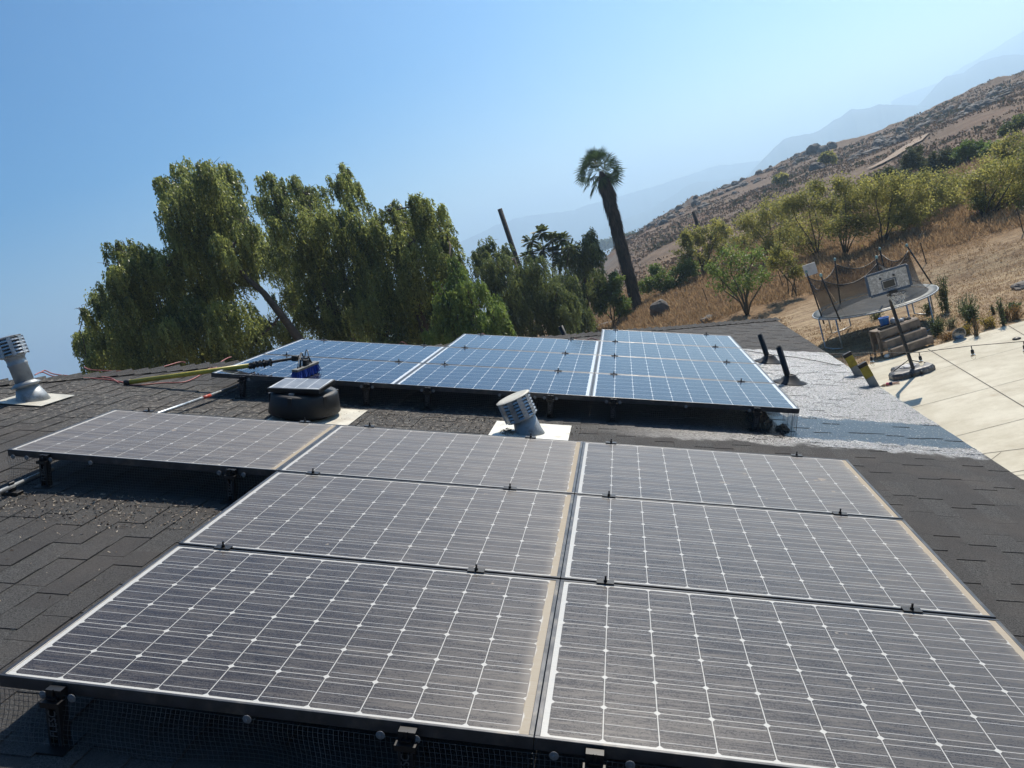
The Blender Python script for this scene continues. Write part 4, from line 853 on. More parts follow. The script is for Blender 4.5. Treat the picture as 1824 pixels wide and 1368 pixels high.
def unit(v): return v/(np.linalg.norm(v, axis=1, keepdims=True)+1e-9)
def blobs3d(blobs, Y, depth, rg):
    out = []
    for b in blobs:
        x, y, r = b[:3]; Yb = Y+(b[3] if len(b) > 3 else rg.uniform(-depth, depth)); p = at(x, y, Yb); out.append((p, r*np.linalg.norm(p-CAM)/F))
    return out
def weeping(name, label, blobs, Y, depth, trunk, mat, dens=62, seed=1, leafl=.12, tr=.25, group=None):
    rg = np.random.default_rng(seed); bl = blobs3d(blobs, Y, depth, rg); Cs, Ds, Ws, Ls, Wd, Tn = [], [], [], [], [], []
    cen = np.mean([b[0] for b in bl], 0)
    for (p, r) in bl:
        ns_ = int(7+10*r); su = unit(rg.normal(size=(ns_, 3))); su[:, 2] = su[:, 2]*.8+.15; sc_ = p+su*(r*rg.uniform(.45, 1.1, ns_))[:, None]; n = int(dens*3.6*r*r)+10; u = unit(rg.normal(size=(n, 3))); u[:, 2] = np.abs(u[:, 2])*.9-.25*rg.uniform(size=n); rad_ = r*rg.uniform(.05, .42, n); si = rg.integers(0, ns_, n)
        S0 = sc_[si]+u*rad_[:, None]*np.array((1, 1, .8)); ln = rg.uniform(.4, 1.7, n)*min(1, .4+r*.45); tn = np.clip(rg.normal(.5, .2, n)+(rg.normal(size=ns_)*.22)[si], 0, 1)
        K = 15
        for k in range(K):
            s_ = k/K; 
            out = u*np.array((1, 1, 0)); q = S0+out*(.22*s_*(1-s_*.5))-np.array((0, 0, 1))*ln[:, None]*s_ + rg.normal(size=(n, 3))*.02
            for sd_ in (-1, 1):
                side = unit(rg.normal(size=(n, 3))*np.array((1, 1, .15)))*sd_; D = unit(side*.75+np.array((0, 0, -1.25))+rg.normal(size=(n, 3))*.2); W_ = unit(np.cross(D, rg.normal(size=(n, 3))))
                Cs.append(q); Ds.append(D); Ws.append(W_); Ls.append(leafl*rg.uniform(.6, 1.3, n)); Wd.append(np.full(n, .034)*rg.uniform(.7, 1.5, n)); Tn.append(np.clip(tn+rg.normal(0, .12, n), 0, 1))
    C_ = np.concatenate(Cs); V_, Fq = quadleaves(C_, np.concatenate(Ds), np.concatenate(Ws), np.concatenate(Ls), np.concatenate(Wd)); tn = np.repeat(np.concatenate(Tn), 4)
    tp = [at(x, y, Y+dd) for x, y, dd in trunk]; gz = float(height(tp[0][0], tp[0][1])); root = empty(name, (tp[0][0], tp[0][1], gz), label, 'tree', group); o0 = np.array(root.location)
    npmesh('crown', V_-o0, Fq, mat, root, tn)
    m = MB(); tp = [np.array((tp[0][0]+.2, tp[0][1], gz-.2))]+tp; rr_ = np.linspace(tr*1.25, tr*.35, len(tp)); m.tube([q-o0 for q in tp], list(rr_), 10); brs = random.Random(seed)
    nodes = [(q, 0.0) for q in tp[2:]]; left = list(bl)
    while left:      # grow limbs along the shortest links, so they stay inside the crown
        bi, bj, bd = 0, 0, 1e9
        for i, (p, r) in enumerate(left):
            for j, (q, dep) in enumerate(nodes):
                dd_ = float(np.linalg.norm(q-p))
                if dd_ < bd: bi, bj, bd = i, j, dd_
        p, r = left.pop(bi); q, dep = nodes[bj]; r0 = max(.02, tr*.34*.74**dep); r1 = max(.012, r0*.74); c1 = q+(p-q)*.35+np.array([brs.uniform(-.12, .12)*bd for _ in range(3)]); c2 = q+(p-q)*.7+np.array([brs.uniform(-.12, .12)*bd for _ in range(3)]); m.tube([q-o0, c1-o0, c2-o0, p-o0], [r0, r0*.9, r1*1.1, r1], 6); nodes.append((p, dep+1))
        for k in range(7):
            e = p+np.array([brs.uniform(-1, 1), brs.uniform(-1, 1), brs.uniform(-.2, 1)])*r*.85; m.tube([p-o0, (p+e)/2-o0+np.array((brs.uniform(-.1, .1), 0, .12)), e-o0], [.016, .010, .004], 4)
    m.build('trunk', M_bark, root, True); return len(Fq)
A_bl = [(300, 328, 22), (340, 318, 33), (375, 312, 30), (402, 318, 25), (320, 375, 33), (370, 365, 48), (405, 385, 36), (325, 410, 33), (370, 425, 45), (415, 440, 36), (395, 350, 30), (345, 350, 34),
 (205, 445, 17), (225, 441, 17), (243, 455, 22), (272, 462, 20), (215, 480, 28), (255, 490, 33), (300, 475, 30), (230, 520, 42), (290, 520, 48),
 (150, 555, 14), (172, 542, 18), (202, 545, 33), (152, 600, 18), (178, 600, 36), (240, 580, 48), (300, 590, 48), (155, 638, 16), (205, 635, 40), (260, 630, 46), (335, 560, 42), (340, 625, 46),
 (350, 475, 42), (395, 480, 36), (375, 535, 46), (415, 575, 42), (400, 615, 42), (455, 610, 36), (440, 402, 20), (448, 430, 28), (436, 470, 32)]
B_bl = [(475, 322, 16), (488, 345, 26), (522, 335, 24), (500, 390, 36), (458, 358, 14), (550, 350, 24), (560, 385, 40), (602, 322, 20), (611, 302, 15), (628, 345, 20), (620, 385, 34), (640, 405, 26), (538, 430, 46), (600, 440, 46), (645, 440, 28), (655, 480, 32), (500, 465, 40), (555, 490, 50), (620, 500, 46), (645, 540, 32), (600, 560, 40), (555, 555, 38), (515, 530, 28), (640, 590, 36), (590, 605, 36), (470, 420, 26), (480, 575, 22), (520, 600, 24), (655, 430, 24), (660, 470, 30)]
C_bl = [(742, 360, 18), (765, 370, 24), (722, 385, 30), (780, 402, 34), (695, 378, 16), (672, 398, 22), (798, 430, 24), (740, 430, 46), (690, 440, 42), (800, 470, 28), (750, 490, 48), (700, 500, 48), (675, 545, 48), (722, 560, 48), (775, 540, 44), (745, 600, 42), (690, 600, 40), (660, 420, 24)]
D_bl = [(810, 490, 28), (835, 520, 32), (858, 548, 36), (880, 572, 30), (820, 560, 42), (850, 590, 34), (795, 525, 30), (898, 590, 22), (790, 590, 36)]
E_bl = [(872, 438, 20), (900, 450, 20), (852, 458, 20), (900, 485, 38), (940, 492, 42), (870, 498, 36), (960, 522, 42), (930, 545, 42), (990, 540, 42), (1012, 560, 36), (1035, 572, 24), (970, 575, 32), (905, 560, 36), (1002, 505, 26)]
F_bl = [(1052, 420, 16), (1037, 440, 24), (1058, 452, 16), (1022, 470, 30), (1048, 490, 30), (1030, 525, 36), (1058, 515, 22), (1015, 445, 16)]
tot = weeping('pepper_tree', 'tallest weeping pepper tree, at the far left, its leaning trunk bare in the middle', A_bl, 27, 1.8, [(560, 640, 0), (530, 600, 0), (500, 560, 0), (470, 522, 0), (440, 495, .2), (415, 460, .2), (385, 400, .2)], M_pep, 78, 1, tr=.17)
tot += weeping('pepper_tree', 'wide weeping pepper tree with twin pointed tops right behind the tallest one', B_bl, 31, 2.0, [(640, 640, 0), (615, 590, 0), (590, 540, 0), (575, 490, 0), (560, 430, 0), (550, 380, 0)], M_pep, 74, 2, tr=.25)
tot += weeping('pepper_tree', 'rounded weeping pepper tree in the middle of the row, directly behind the far array', C_bl, 29, 1.8, [(770, 620, 0), (750, 560, 0), (740, 510, 0), (735, 450, 0), (735, 400, 0)], M_pep, 74, 3)
tot += weeping('pepper_tree', 'low light green weeping pepper tree bulging out left of the wooden pole', D_bl, 25, 1.0, [(850, 610, 0), (845, 580, 0), (840, 550, 0)], M_bg, 80, 4, tr=.15)
tot += weeping('pepper_tree', 'drooping dark pepper tree in front of the wooden pole', E_bl, 36, 2.0, [(950, 600, 0), (940, 560, 0), (930, 510, 0), (915, 460, 0)], M_pepdark, 60, 5, leafl=.14, tr=.18)
tot += weeping('pepper_tree', 'slender dark weeping tree just left of the palm trunk', F_bl, 42, 1.5, [(1050, 570, 0), (1042, 520, 0), (1040, 460, 0), (1045, 420, 0)], M_pepdark, 52, 6, leafl=.16, tr=.16)
print('weeping quads', tot)
def bushy(name, label, blobs, Y, depth, base, mat, dens, seed, leaf=.07, stems=4, bark=None, group=None, cat='tree', sr=.05, clump=.10, wdf=.5):
    rg = np.random.default_rng(seed); bl = blobs3d(blobs, Y, depth, rg); bs = at(base[0], base[1], Y); gz = float(height(bs[0], bs[1])); bs[2] = gz; root = empty(name, bs, label, cat, group); o0 = np.array(bs)
    Cs, Tn = [], []; ms = MB(); br = random.Random(seed); tips = []
    for (p, r) in bl:
        nt = int(10+26*min(r, 2.2)); u = unit(rg.normal(size=(nt, 3))); tt = p+u*(r*rg.uniform(.25, 1.05, nt)**.7)[:, None]
        for q in tt:
            n = int(dens*1.25*rg.uniform(.3, 1.6)); s_ = rg.uniform(0, 1, n); dq_ = (q-p)*.45; C_ = q-dq_*s_[:, None]+rg.normal(size=(n, 3))*clump*(.6+r*.35); C_[:, 2] = np.maximum(C_[:, 2], gz+.05); Cs.append(C_); Tn.append(np.clip(rg.normal(.45+.25*u[0, 2], .2)+rg.normal(0, .16, n), 0, 1))
        tips.append((p, r, tt[:max(3, nt//5)]))
    C_ = np.concatenate(Cs); n = len(C_); D = unit(rg.normal(size=(n, 3))); W_ = unit(np.cross(D, rg.normal(size=(n, 3)))); V_, Fq = quadleaves(C_, D, W_, leaf*1.35*rg.uniform(.6, 1.4, n), leaf*1.35*wdf*rg.uniform(.6, 1.3, n))
    npmesh('crown', V_-o0, Fq, mat, root, np.repeat(np.concatenate(Tn), 4))
    st = [np.array((br.uniform(-.15, .15), br.uniform(-.15, .15), -.1)) for _ in range(stems)]
    for i, (p, r, tt) in enumerate(tips):
        s0 = st[i % stems]; e = p-o0; k1 = s0+(e-s0)*.35+np.array((br.uniform(-.15, .15), br.uniform(-.15, .15), .1*r)); k2 = s0+(e-s0)*.7+np.array((br.uniform(-.2, .2), br.uniform(-.2, .2), .1)); ms.tube([s0, k1, k2, e], [sr, sr*.75, sr*.5, sr*.3], 6)
        for q in tt: q = q-o0; ms.tube([k2+(e-k2)*br.uniform(0, 1), (e+q)/2+np.array((0, 0, .05)), q], [sr*.32, sr*.2, sr*.1], 4)
    ms.build('trunk', bark or M_bark2, root, True); return n
YG = 'yellow green trees lining the yard'
def tY(x, y): return float(ter(x, y)[1])
tt_ = 0
y1 = tY(1335, 560)
tt_ += bushy('shrub_tree', 'small bright green tree with a single thin trunk at the yard edge', [(1300, 460, 30), (1328, 470, 30), (1285, 500, 24), (1345, 455, 22), (1358, 492, 18), (1310, 510, 24), (1272, 478, 16), (1335, 500, 20)], y1, .9, (1335, 560), M_bg, 20, 21, .07, 1, M_bark2, None, sr=.045, clump=.14)
tt_ += bushy('shrub_tree', 'thin sparse tree just right of the small bright green tree', [(1400, 462, 24), (1385, 447, 18), (1418, 482, 16), (1375, 470, 16)], tY(1412, 527), .5, (1412, 527), M_yg, 30, 22, .06, 3, M_bark2, YG, sr=.03)
tt_ += bushy('shrub_tree', 'yellow green thicket around the foot of the right wooden pole', [(1240, 420, 26), (1265, 430, 28), (1222, 450, 26), (1285, 412, 24), (1255, 462, 24), (1290, 440, 24), (1220, 425, 14)], 48, 1.6, (1252, 495), M_yg, 40, 23, .09, 5, M_bark, YG)
tt_ += bushy('shrub', 'grey green bush in front of the palm trunk, on its right side', [(1152, 508, 20), (1180, 500, 26), (1207, 488, 26), (1195, 515, 20), (1225, 480, 20), (1165, 480, 12)], 46, 1.4, (1185, 530), M_bg, 46, 24, .09, 5, M_bark, None, 'shrub')
tt_ += bushy('shrub', 'bright green bush between the slender dark tree and the palm trunk', [(1085, 520, 26), (1105, 535, 22), (1075, 545, 22), (1110, 555, 16), (1095, 500, 16)], 43, 1.0, (1092, 572), M_bg, 50, 25, .09, 4, M_bark, None, 'shrub')
mass = [('leafy yellow green tree at the left end of the long row', [(1330, 398, 26), (1368, 378, 30), (1395, 372, 26), (1355, 412, 32), (1395, 418, 28), (1320, 430, 22), (1370, 440, 22)], 44, (1385, 480)),
 ('bushy tree of the long row whose stems rise behind the left half of the trampoline', [(1420, 400, 34), (1440, 360, 30), (1455, 335, 18), (1435, 430, 30), (1470, 400, 30), (1410, 365, 22)], 40, (1462, 470)),
 ('tall thin-stemmed tree of the long row behind the middle of the trampoline', [(1500, 330, 20), (1515, 360, 34), (1500, 400, 32), (1535, 395, 30), (1545, 345, 32), (1480, 365, 26)], 37, (1510, 462)),
 ('open tree with a forked pale trunk behind the basketball backboard', [(1560, 335, 28), (1588, 350, 32), (1575, 385, 30), (1605, 385, 26), (1600, 330, 24)], 36, (1574, 452)),
 ('slim tree of the long row directly behind the right net pole', [(1630, 345, 28), (1650, 370, 30), (1625, 385, 24), (1645, 322, 22), (1665, 345, 24)], 36.5, (1612, 448)),
 ('low tree of the long row between the trampoline and the big right tree', [(1680, 330, 28), (1700, 355, 26), (1675, 365, 24), (1705, 320, 24)], 39, (1650, 440))]
for i, (lab, bl, Yb, bs) in enumerate(mass): tt_ += bushy('shrub_tree', lab, bl, Yb, 1.6, bs, M_yg, 44, 30+i, .075, 4, M_bark2, YG, clump=.16, sr=.04)
tt_ += bushy('shrub_tree', 'largest yellow tree at the right, fanning out on many bare dark stems', [(1735, 335, 28), (1755, 310, 32), (1790, 305, 34), (1800, 350, 34), (1765, 355, 28), (1815, 300, 28), (1830, 340, 30), (1745, 360, 18), (1820, 375, 22)], 33, 1.4, (1762, 420), M_yg, 44, 41, .07, 7, M_bark, YG, clump=.14, sr=.045)
tt_ += bushy('shrub_tree', 'green-yellow tree cut off by the upper right edge of the picture', [(1800, 262, 28), (1822, 275, 26), (1840, 255, 26), (1780, 272, 18)], 42, 1.2, (1815, 340), M_yg, 44, 42, .075, 4, M_bark2, YG)
tt_ += bushy('shrub', 'dark upright bush standing against the pale dirt track', [(1628, 268, 12), (1625, 282, 16), (1618, 294, 14), (1636, 286, 12), (1612, 302, 10)], 62, .8, (1622, 312), M_scrub, 44, 43, .12, 4, M_bark, None, 'shrub')
for i, (lab, bl, Yb, bs, mt) in enumerate([('deep green bush on the slope above the yellow trees, left one of two', [(1722, 262, 14), (1712, 278, 16), (1735, 275, 12)], 58, (1722, 300), M_bg), ('deep green bush on the slope above the yellow trees, right one of two', [(1748, 262, 13), (1760, 272, 15), (1772, 262, 12)], 57, (1752, 298), M_bg),
    ('greyish thin bush on the slope right of the dark upright bush', [(1665, 290, 18), (1690, 278, 18), (1680, 300, 18), (1700, 292, 14), (1650, 302, 14)], 60, (1680, 318), M_scrub), ('low grey-green bush below the dirt track', [(1588, 308, 14), (1605, 318, 14), (1570, 316, 12), (1630, 318, 14)], 58, (1595, 330), M_scrub),
    ('dark clump of prickly bush at the right edge on the slope', [(1800, 226, 10), (1812, 220, 11), (1826, 212, 12), (1790, 234, 8)], 62, (1812, 240), M_pepdark), ('tiny yellow bush on the skyline rocks below the big round boulders', [(1468, 282, 9), (1480, 280, 8)], 118, (1474, 290), M_yg), ('faint yellow bush low on the rocky spur near the valley', [(1386, 318, 8), (1396, 317, 7)], 120, (1391, 324), M_yg)]):
    tt_ += bushy('shrub', lab, bl, Yb, .8, bs, mt, 40, 50+i, .12 if Yb < 100 else .3, 4, M_bark, None, 'shrub')
# umbrella-leaved tree behind the pepper trees
def starleaf(name, label, blobs, Y, base, seed):
    rg = np.random.default_rng(seed); bs = at(*base, Y); gz = float(height(bs[0], bs[1])); bs[2] = gz; root = empty(name, bs, label, 'tree'); m = MB(); Cs, Ds, Ws, L_, Wd = [], [], [], [], []
    for (x, y, r) in blobs:
        p = at(x, y, Y+rg.uniform(-.8, .8)); r = r*np.linalg.norm(p-CAM)/F; m.tube([(0, 0, 0), (p-bs)*.5+np.array((0, 0, .3)), p-bs], [.10, .05, .02], 6)
        for k in range(26):
            a = rg.uniform(0, 6.28); e = rg.uniform(-.7, 1.2); d = np.array((math.cos(a)*math.cos(e), math.sin(a)*math.cos(e), math.sin(e))); ln = r*rg.uniform(.7, 1.2)
            for s_ in np.linspace(.2, 1, 9):
                for sg in (-1, 1): q = p+d*ln*s_-np.array((0, 0, .25*s_*s_*r)); dd = np.cross(d, (0, 0, 1))*sg+d*.5-np.array((0, 0, .3)); Cs.append(q); Ds.append(dd/np.linalg.norm(dd)); Ws.append(d); L_.append(.24*rg.uniform(.7, 1.2)); Wd.append(.09)
    V_, Fq = quadleaves(np.array(Cs), np.array(Ds), np.array(Ws), np.array(L_), np.array(Wd)); npmesh('crown', V_-bs, Fq, M_pepdark, root, np.repeat(rg.uniform(0, 1, len(Cs)), 4)); m.build('trunk', M_bark, root, True)
starleaf('ailanthus_tree', 'dark tree with flat starry leaf clusters between the wooden pole and the slender dark tree', [(965, 414, 16), (945, 430, 15), (985, 425, 14), (1002, 426, 14), (1015, 440, 14), (940, 455, 16), (990, 448, 16), (965, 445, 16), (1000, 465, 16), (955, 470, 16)], 40, (975, 580), 61)
# ---------------- palm ----------------
YPm = float(ter(1137, 553)[1]); pb = [(1137, 553), (1128, 520), (1115, 470), (1104, 430), (1094, 390), (1084, 350), (1077, 325), (1070, 305)]
PP = [at(x, y, YPm) for x, y in pb]; gz = float(height(PP[0][0], PP[0][1])); root = empty('palm_tree', (PP[0][0], PP[0][1], gz), 'tall leaning fan palm with a shaggy skirt of dead leaves and a small green head', 'palm'); o0 = np.array(root.location)
s1 = np.linalg.norm(PP[0]-CAM)/F; m = MB(); m.tube([PP[0]-o0-np.array((0, 0, .3))]+[q-o0 for q in PP], [r*s1 for r in (9, 7, 7, 7.5, 8, 8, 7, 5, 3)], 16); m.build('trunk', M_bark, root, True)
rg = np.random.default_rng(77); n = 5200; s_ = rg.uniform(.06, 1, n); seg = np.array([q-o0 for q in PP]); ss = np.linspace(0, 1, len(PP)); C_ = np.stack([np.interp(s_, ss, seg[:, k]) for k in range(3)], -1); a = rg.uniform(0, 6.28, n)
rad_ = np.interp(s_, [0, .1, .3, .6, .72, .8, .9, 1], [6.0, 7, 7.5, 8, 8.5, 9.5, 8, 3])*s1*(1+.22*np.sin(s_*34+a*1.0)*.5+rg.uniform(-.12, .15, n)); C_ = C_+np.stack([np.cos(a)*rad_, np.sin(a)*rad_, np.zeros(n)], -1)
ax_t = unit((seg[0]-seg[-1])[None])[0]; D = unit(ax_t[None]+np.stack([np.cos(a), np.sin(a), np.zeros(n)], -1)*rg.uniform(-.05, .30, n)[:, None]); W_ = unit(np.cross(D, np.stack([np.cos(a), np.sin(a), np.zeros(n)], -1)))
V_, Fq = quadleaves(C_, D, W_, rg.uniform(.3, .8, n), rg.uniform(.04, .11, n)); npmesh('dead_leaf_skirt', V_, Fq, leafmat('dead_palm_leaves', (.030, .021, .016), (.085, .058, .042), .85, .05), root, np.repeat(rg.uniform(0, 1, n), 4))
Vv, Ff, Tt = [], [], []; hd = at(1066, 303, YPm)-o0; R_ = 44*s1
for k in range(38):
    a = k*2.4; e = rad(-50+ (((k if k < 32 else k*7 % 32))/31)*135); d = np.array((math.cos(a)*math.cos(e), math.sin(a)*math.cos(e), math.sin(e))); lp = R_*(.56+.10*math.sin(k*1.7))*(1 if k < 32 else .35); hub = hd+d*lp*.85-np.array((0, 0, .05*R_)); sd_ = np.cross(d, (0, 0, 1)); sd_ /= np.linalg.norm(sd_)+1e-6; ro = rg.uniform(-1.1, 1.1); sd_ = sd_*math.cos(ro)+np.cross(d, sd_)*math.sin(ro); upv = np.cross(sd_, d)
    b_ = len(Vv); Vv += [hd, hd+sd_*.02, hub+sd_*.02, hub]; Ff.append((b_, b_+1, b_+2, b_+3)); Tt += [.8]*4
    for j in range(11):
        aa = rad(-60+j*12); fd = d*math.cos(aa)+sd_*math.sin(aa); ln = R_*.60*(1-.25*abs(aa)/1.9)*rg.uniform(.85, 1.1); tip = hub+fd*ln-np.array((0, 0, .16*ln)); pw = np.cross(fd, upv); pw /= np.linalg.norm(pw)+1e-6; b_ = len(Vv); md = hub+fd*ln*.55-np.array((0, 0, .02)); Vv += [hub, md-pw*.038, tip, md+pw*.038]; Ff.append((b_, b_+1, b_+2, b_+3)); Tt += [rg.uniform(0, 1)]*4
npmesh('crown', np.array(Vv), np.array(Ff), M_palm, root, Tt)
# ---------------- yard weeds ----------------
def weed(px, py, h, wpx, label, mat, seed, n=900, leaf=.05, up=.6):
    p = ter(px, py); rg = np.random.default_rng(seed); s = np.linalg.norm(p-CAM)/F; W2 = wpx*s/2; H2 = h*s; root = empty('plant', p, label, 'plant'); nst = 14; Cs = []; m = MB(); Tn = []
    for k in range(nst):
        bx = rg.uniform(-1, 1, 2)*W2*.35; tx = bx+rg.uniform(-1, 1, 2)*W2*.65; hh = H2*rg.uniform(.55, 1.0); P = [np.array((*(bx+(tx-bx)*q**1.5), hh*q)) for q in np.linspace(0, 1, 6)]; m.tube(P, [.008]*5+[.003], 4); q = rg.uniform(.05, 1, n//nst); C_ = np.stack([np.interp(q, np.linspace(0, 1, 6), np.array(P)[:, j]) for j in range(3)], -1)+rg.normal(size=(len(q), 3))*W2*.14; C_[:, 2] = np.maximum(C_[:, 2], .01); Cs.append(C_); Tn.append(rg.uniform(0, 1, len(q)))
    C_ = np.concatenate(Cs); n_ = len(C_); D = unit(rg.normal(size=(n_, 3))+np.array((0, 0, up))); W_ = unit(np.cross(D, rg.normal(size=(n_, 3)))); V_, Fq = quadleaves(C_, D, W_, leaf*rg.uniform(.6, 1.5, n_), leaf*.4*rg.uniform(.6, 1.3, n_)); npmesh('leaves', V_, Fq, mat, root, np.repeat(np.concatenate(Tn), 4)); m.build('stems', M_bark2, root)
M_wgreen = leafmat('weed_green', (.045, .07, .02), (.13, .16, .06), .6, .3); M_mustard = leafmat('mustard_weed', (.20, .15, .02), (.36, .27, .05), .7, .3); M_rust = leafmat('rusty_weed', (.17, .09, .03), (.32, .19, .06), .8, .2); M_grey = leafmat('grey_green_weed', (.13, .14, .075), (.27, .27, .15), .7, .3)
for i, a in enumerate([(1685, 556, 58, 26, 'tall narrow dark green weed right beside the trampoline\'s right end', M_wgreen, 1500, .05), (1730, 575, 34, 34, 'round dark green leafy weed in the middle of the weed patch', M_wgreen, 1300, .06), (1722, 562, 36, 44, 'pale grey-green feathery weed behind the round dark one', M_grey, 900, .04), (1672, 598, 34, 34, 'grey green bush just right of the wooden planter', M_wgreen, 1200, .05), (1695, 585, 20, 26, 'small grey tuft between the planter bush and the round dark weed', M_grey, 500, .04),
    (1722, 596, 16, 30, 'yellow mustard-coloured weed just behind the metal bowl', M_mustard, 700, .04), (1762, 584, 18, 34, 'yellow mustard-coloured weed in the middle of the patio edge', M_mustard, 800, .04), (1808, 570, 24, 34, 'rust-yellow weed at the right end of the patio edge', M_rust, 900, .04), (1792, 572, 20, 16, 'rust-brown weed beside the rust-yellow one', M_rust, 400, .04), (1690, 606, 12, 34, 'low rusty weed between the planter and the metal bowl', M_rust, 600, .035),
    (1788, 580, 44, 10, 'single tall green stalk at the patio edge', M_wgreen, 500, .05), (1740, 600, 32, 18, 'bare brown weed casting its shadow on the slab', M_rust, 260, .035), (1770, 560, 16, 8, 'thin small stalk left of the single tall green stalk', M_wgreen, 120, .05), (1806, 552, 10, 28, 'low dark leafy weed at the right, back row', M_wgreen, 400, .06), (1655, 560, 20, 26, 'green weed growing in the trampoline\'s shadow at its right', M_wgreen, 500, .05), (1560, 568, 16, 36, 'green weed under the front edge of the trampoline', M_wgreen, 500, .05)]):
    weed(a[0], a[1], a[2], a[3], a[4], a[5], 100+i, a[6], a[7])
# dry grass tufts and hillside scrub, uncountable
def scatter(name, label, n, rr_, ph_r, hgt, mat, seed, wd, bl=7, mask=None, cat='grass', yaw_=.5):
    rg = np.random.default_rng(seed); r = rg.uniform(rr_[0]**.5, rr_[1]**.5, n)**2; ph = np.radians(rg.uniform(*ph_r, n)); x = CAM[0]+r*np.sin(ph); y = CAM[1]+r*np.cos(ph); nz_ = cnoise(x, y, 7, 3, 2.)
    keep = nz_ > (mask if mask is not None else -9); keep &= ~((x < 16) & (y < lineat(x)+.25)); x, y, r = x[keep], y[keep], r[keep]; z = height(x, y); n = len(x); P = np.stack([x, y, z], -1); P = np.repeat(P, bl, 0)+rg.normal(size=(n*bl, 3))*np.array((wd, wd, 0))*(np.repeat(r, bl)[:, None]/40)**.5
    D = unit(rg.normal(size=(n*bl, 3))*yaw_+np.array((0, 0, 1))); W_ = unit(np.cross(D, rg.normal(size=(n*bl, 3)))); sc = (np.repeat(r, bl)/40)**.6; V_, Fq = quadleaves(P, D, W_, hgt*rg.uniform(.4, 1.3, n*bl)*sc, wd*.35*rg.uniform(.5, 1.2, n*bl)*sc); o = npmesh(name, V_, Fq, mat, None, np.repeat(rg.uniform(0, 1, n*bl), 4)); tag(o, label, cat, kind='stuff')
scatter('dry_grass', 'tall dry golden grass growing beyond the yard', 15000, (33.5, 62), (-6, 27), .30, M_dry, 1, .10, 8, -.25)
scatter('dry_grass', 'short dry stubble on the bare dirt yard', 14000, (20, 34), (2, 27), .08, M_dry, 2, .06, 4, -.12)
scatter('dirt_clods', 'dark clods and dead leaves strewn over the dirt yard', 5000, (20, 36), (2, 27), .05, leafmat('clod_brown', (.07, .05, .035), (.16, .12, .08), .9, 0), 7, .05, 3, -.1, 'debris', 3.)
scatter('hill_scrub', 'low brown scrub covering the hillside', 9000, (62, 215), (-3, 27), .16, leafmat('brown_scrub', (.13, .09, .06), (.22, .155, .105), .9, .1), 3, .30, 6, -.15, 'scrub', .9)
scatter('hill_scrub', 'darker green-grey bushes dotted over the hillside', 700, (85, 215), (-3, 27), .30, leafmat('dark_scrub', (.06, .062, .038), (.11, .105, .06), .9, .1), 4, .55, 16, .22, 'scrub', 1.4)
# ---------------- far mountains, valley ----------------
t = NT('far_mountain'); co = t.coord(); t.set(Base_Color=t.mix(t.noise(co, .004, 5), (.085, .09, .085), (.13, .125, .11)), Roughness=1.0, Specular_IOR_Level=0.0); M_mt = t.m
def pix_ae(x, y): d = ray(x, y); return math.atan2(d[0], d[1]), math.atan2(d[2], math.hypot(d[0], d[1]))
def mountain(px, D, label, seed, ext=0):
    ae = [pix_ae(*q) for q in px]; az = np.array([a for a, e in ae]); el = np.array([e for a, e in ae]); k = np.argsort(az); az, el = az[k], el[k]
    A = np.arange(az[0], az[-1]+ext, rad(.09)); E_ = np.interp(A, az, el); nL = 9; V_ = []
    rs2 = np.random.default_rng(seed); ph_ = A*180
    jag = np.array([noise.fractal(Vector((a*95, seed*3.3, 0)), .9, 2.1, 5) for a in A])*D*.0011
    for j in range(nL):
        s_ = (j-(nL-1)/2)/((nL-1)/2)      # -1 near foot .. 0 crest .. 1 far foot
        Dj = D*(1+.16*s_); zc = CAM[2]+D*np.tan(E_)+jag; 
        rid = np.array([noise.fractal(Vector((a*60, s_*2.2, seed)), .8, 2.1, 4) for a in A])*D*.006*(1-abs(abs(s_)*2-1))
        z = -90+(zc+90)*(1-abs(s_)**1.15)+(rid if abs(s_) > 0 and abs(s_) < 1 else 0); V_.append(np.stack([CAM[0]+Dj*np.sin(A), CAM[1]+Dj*np.cos(A), z], -1))
    V_ = np.concatenate(V_); nA = len(A); idx = np.arange(nA*nL).reshape(nL, nA); Fq = np.stack([idx[:-1, :-1], idx[:-1, 1:], idx[1:, 1:], idx[1:, :-1]], -1).reshape(-1, 4)[:, ::-1]; o = npmesh('mountain_range', V_, Fq, M_mt); o.data.polygons.foreach_set('use_smooth', [True]*len(Fq)); tag(o, label, kind='structure')
mountain([(1587, 182), (1599, 173), (1676, 145), (1700, 128), (1770, 87), (1824, 53), (1900, 30), (1990, 20)], 4300, 'faintest mountain range, highest at the upper right', 1)
mountain([(1560, 260), (1635, 188), (1659, 162), (1685, 135), (1715, 130), (1745, 109), (1788, 98), (1824, 98), (1900, 60), (1990, 40)], 2900, 'blue hazy mountain with a stepped ridge at the right', 2)
mountain([(1290, 372), (1341, 302), (1375, 268), (1397, 246), (1453, 236), (1483, 216), (1517, 195), (1547, 193), (1564, 186), (1633, 188), (1680, 195), (1720, 240)], 2700, 'blue hazy mountain in the middle, its ridge climbing to the right', 3)
mountain([(700, 560), (780, 470), (821, 431), (850, 418), (883, 401), (913, 390), (952, 383), (1022, 375), (1045, 365), (1104, 350), (1190, 324), (1272, 296), (1349, 287), (1400, 280)], 4000, 'long very faint mountain range behind the palm', 4)
mountain([(985, 440), (1040, 425), (1109, 392), (1160, 372), (1203, 345), (1233, 326), (1298, 319), (1341, 306), (1380, 290)], 3200, 'low faint foothills beyond the valley', 5)
M_bld = simple('pale_far_building', (.6, .6, .58), .8); rbd = random.Random(31); rootb = None
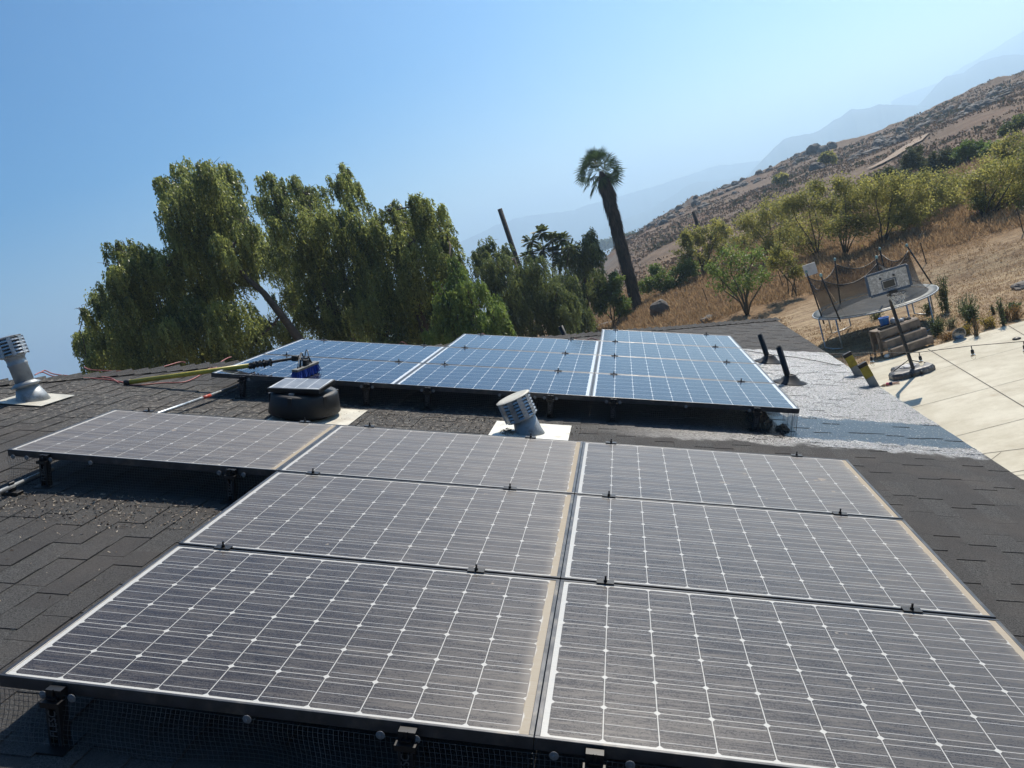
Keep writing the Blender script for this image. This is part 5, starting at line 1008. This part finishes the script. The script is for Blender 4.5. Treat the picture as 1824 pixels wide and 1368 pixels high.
for k in range(22):
    x = rbd.uniform(1120, 1190); y = 424-(x-1120)*.36+rbd.uniform(-7, 9); d = ray(x, y); t__ = (-84-CAM[2])/d[2]; p = CAM+d*t__
    p = CAM+d*((rbd.uniform(1500, 2100)-CAM[1])/d[1]); 
    gz = float(height(p[0], p[1])); b = MB(); w_, dd_, h_ = rbd.uniform(14, 40), rbd.uniform(12, 22), rbd.uniform(5, 9)
    b.box((0, 0, h_/2), (w_, dd_, h_)); b.add([(-w_/2, -dd_/2, h_), (w_/2, -dd_/2, h_), (w_/2, dd_/2, h_), (-w_/2, dd_/2, h_), (-w_/2, 0, h_*1.35), (w_/2, 0, h_*1.35)], [(0, 1, 5, 4), (3, 4, 5, 2), (0, 4, 3), (1, 2, 5)]); o = b.build('distant_building', M_bld); o.location = (p[0], p[1], gz); tag(o, 'tiny pale building in the hazy valley right of the palm trunk', 'building', 'tiny buildings down in the valley')
def treeline(px, D, n, label, sz, seed):
    rg = np.random.default_rng(seed); Vs = []
    for k in range(n):
        i = rg.integers(0, len(px)-1); s_ = rg.uniform(); x = px[i][0]+(px[i+1][0]-px[i][0])*s_; y = px[i][1]+(px[i+1][1]-px[i][1])*s_+rg.uniform(-2, 3); p = at(x, y, D*rg.uniform(.95, 1.05)); Vs.append(p+rg.normal(size=(60, 3))*np.array((sz, sz, sz*.55)))
    C_ = np.concatenate(Vs); n_ = len(C_); D_ = unit(rg.normal(size=(n_, 3))); W_ = unit(np.cross(D_, rg.normal(size=(n_, 3)))); V_, Fq = quadleaves(C_, D_, W_, np.full(n_, sz*.9), np.full(n_, sz*.7)); o = npmesh('far_wood', V_, Fq, M_scrub, None, np.repeat(rg.uniform(0, 1, n_), 4)); tag(o, label, 'wood', kind='stuff')
treeline([(1062, 440), (1080, 434), (1100, 428)], 700, 40, 'hazy blue-grey wood in the valley left of the palm trunk', 2.6, 5)
treeline([(1114, 424), (1122, 421), (1136, 424)], 330, 16, 'dark small wood right of the palm trunk at the hill foot', 1.3, 6)
# ---------------- haze ----------------
th = bpy.data.materials.new('haze_air'); th.use_nodes = True; nt = th.node_tree; nt.nodes.remove(nt.nodes['Principled BSDF']); pv = nt.nodes.new('ShaderNodeVolumePrincipled'); nt.links.new(pv.outputs[0], nt.nodes['Material Output'].inputs['Volume'])
pv.inputs['Color'].default_value = (.60, .81, 1.0, 1); pv.inputs['Density'].default_value = 6.0e-4; pv.inputs['Anisotropy'].default_value = .60
HZ = MB(); HZ.box((0, 1000, 100), (9600, 9600, 390)); ho = HZ.build('haze', th); tag(ho, 'pale dry haze that whitens the valley and the far mountains', 'haze', kind='stuff')
print('leaves', tt_)
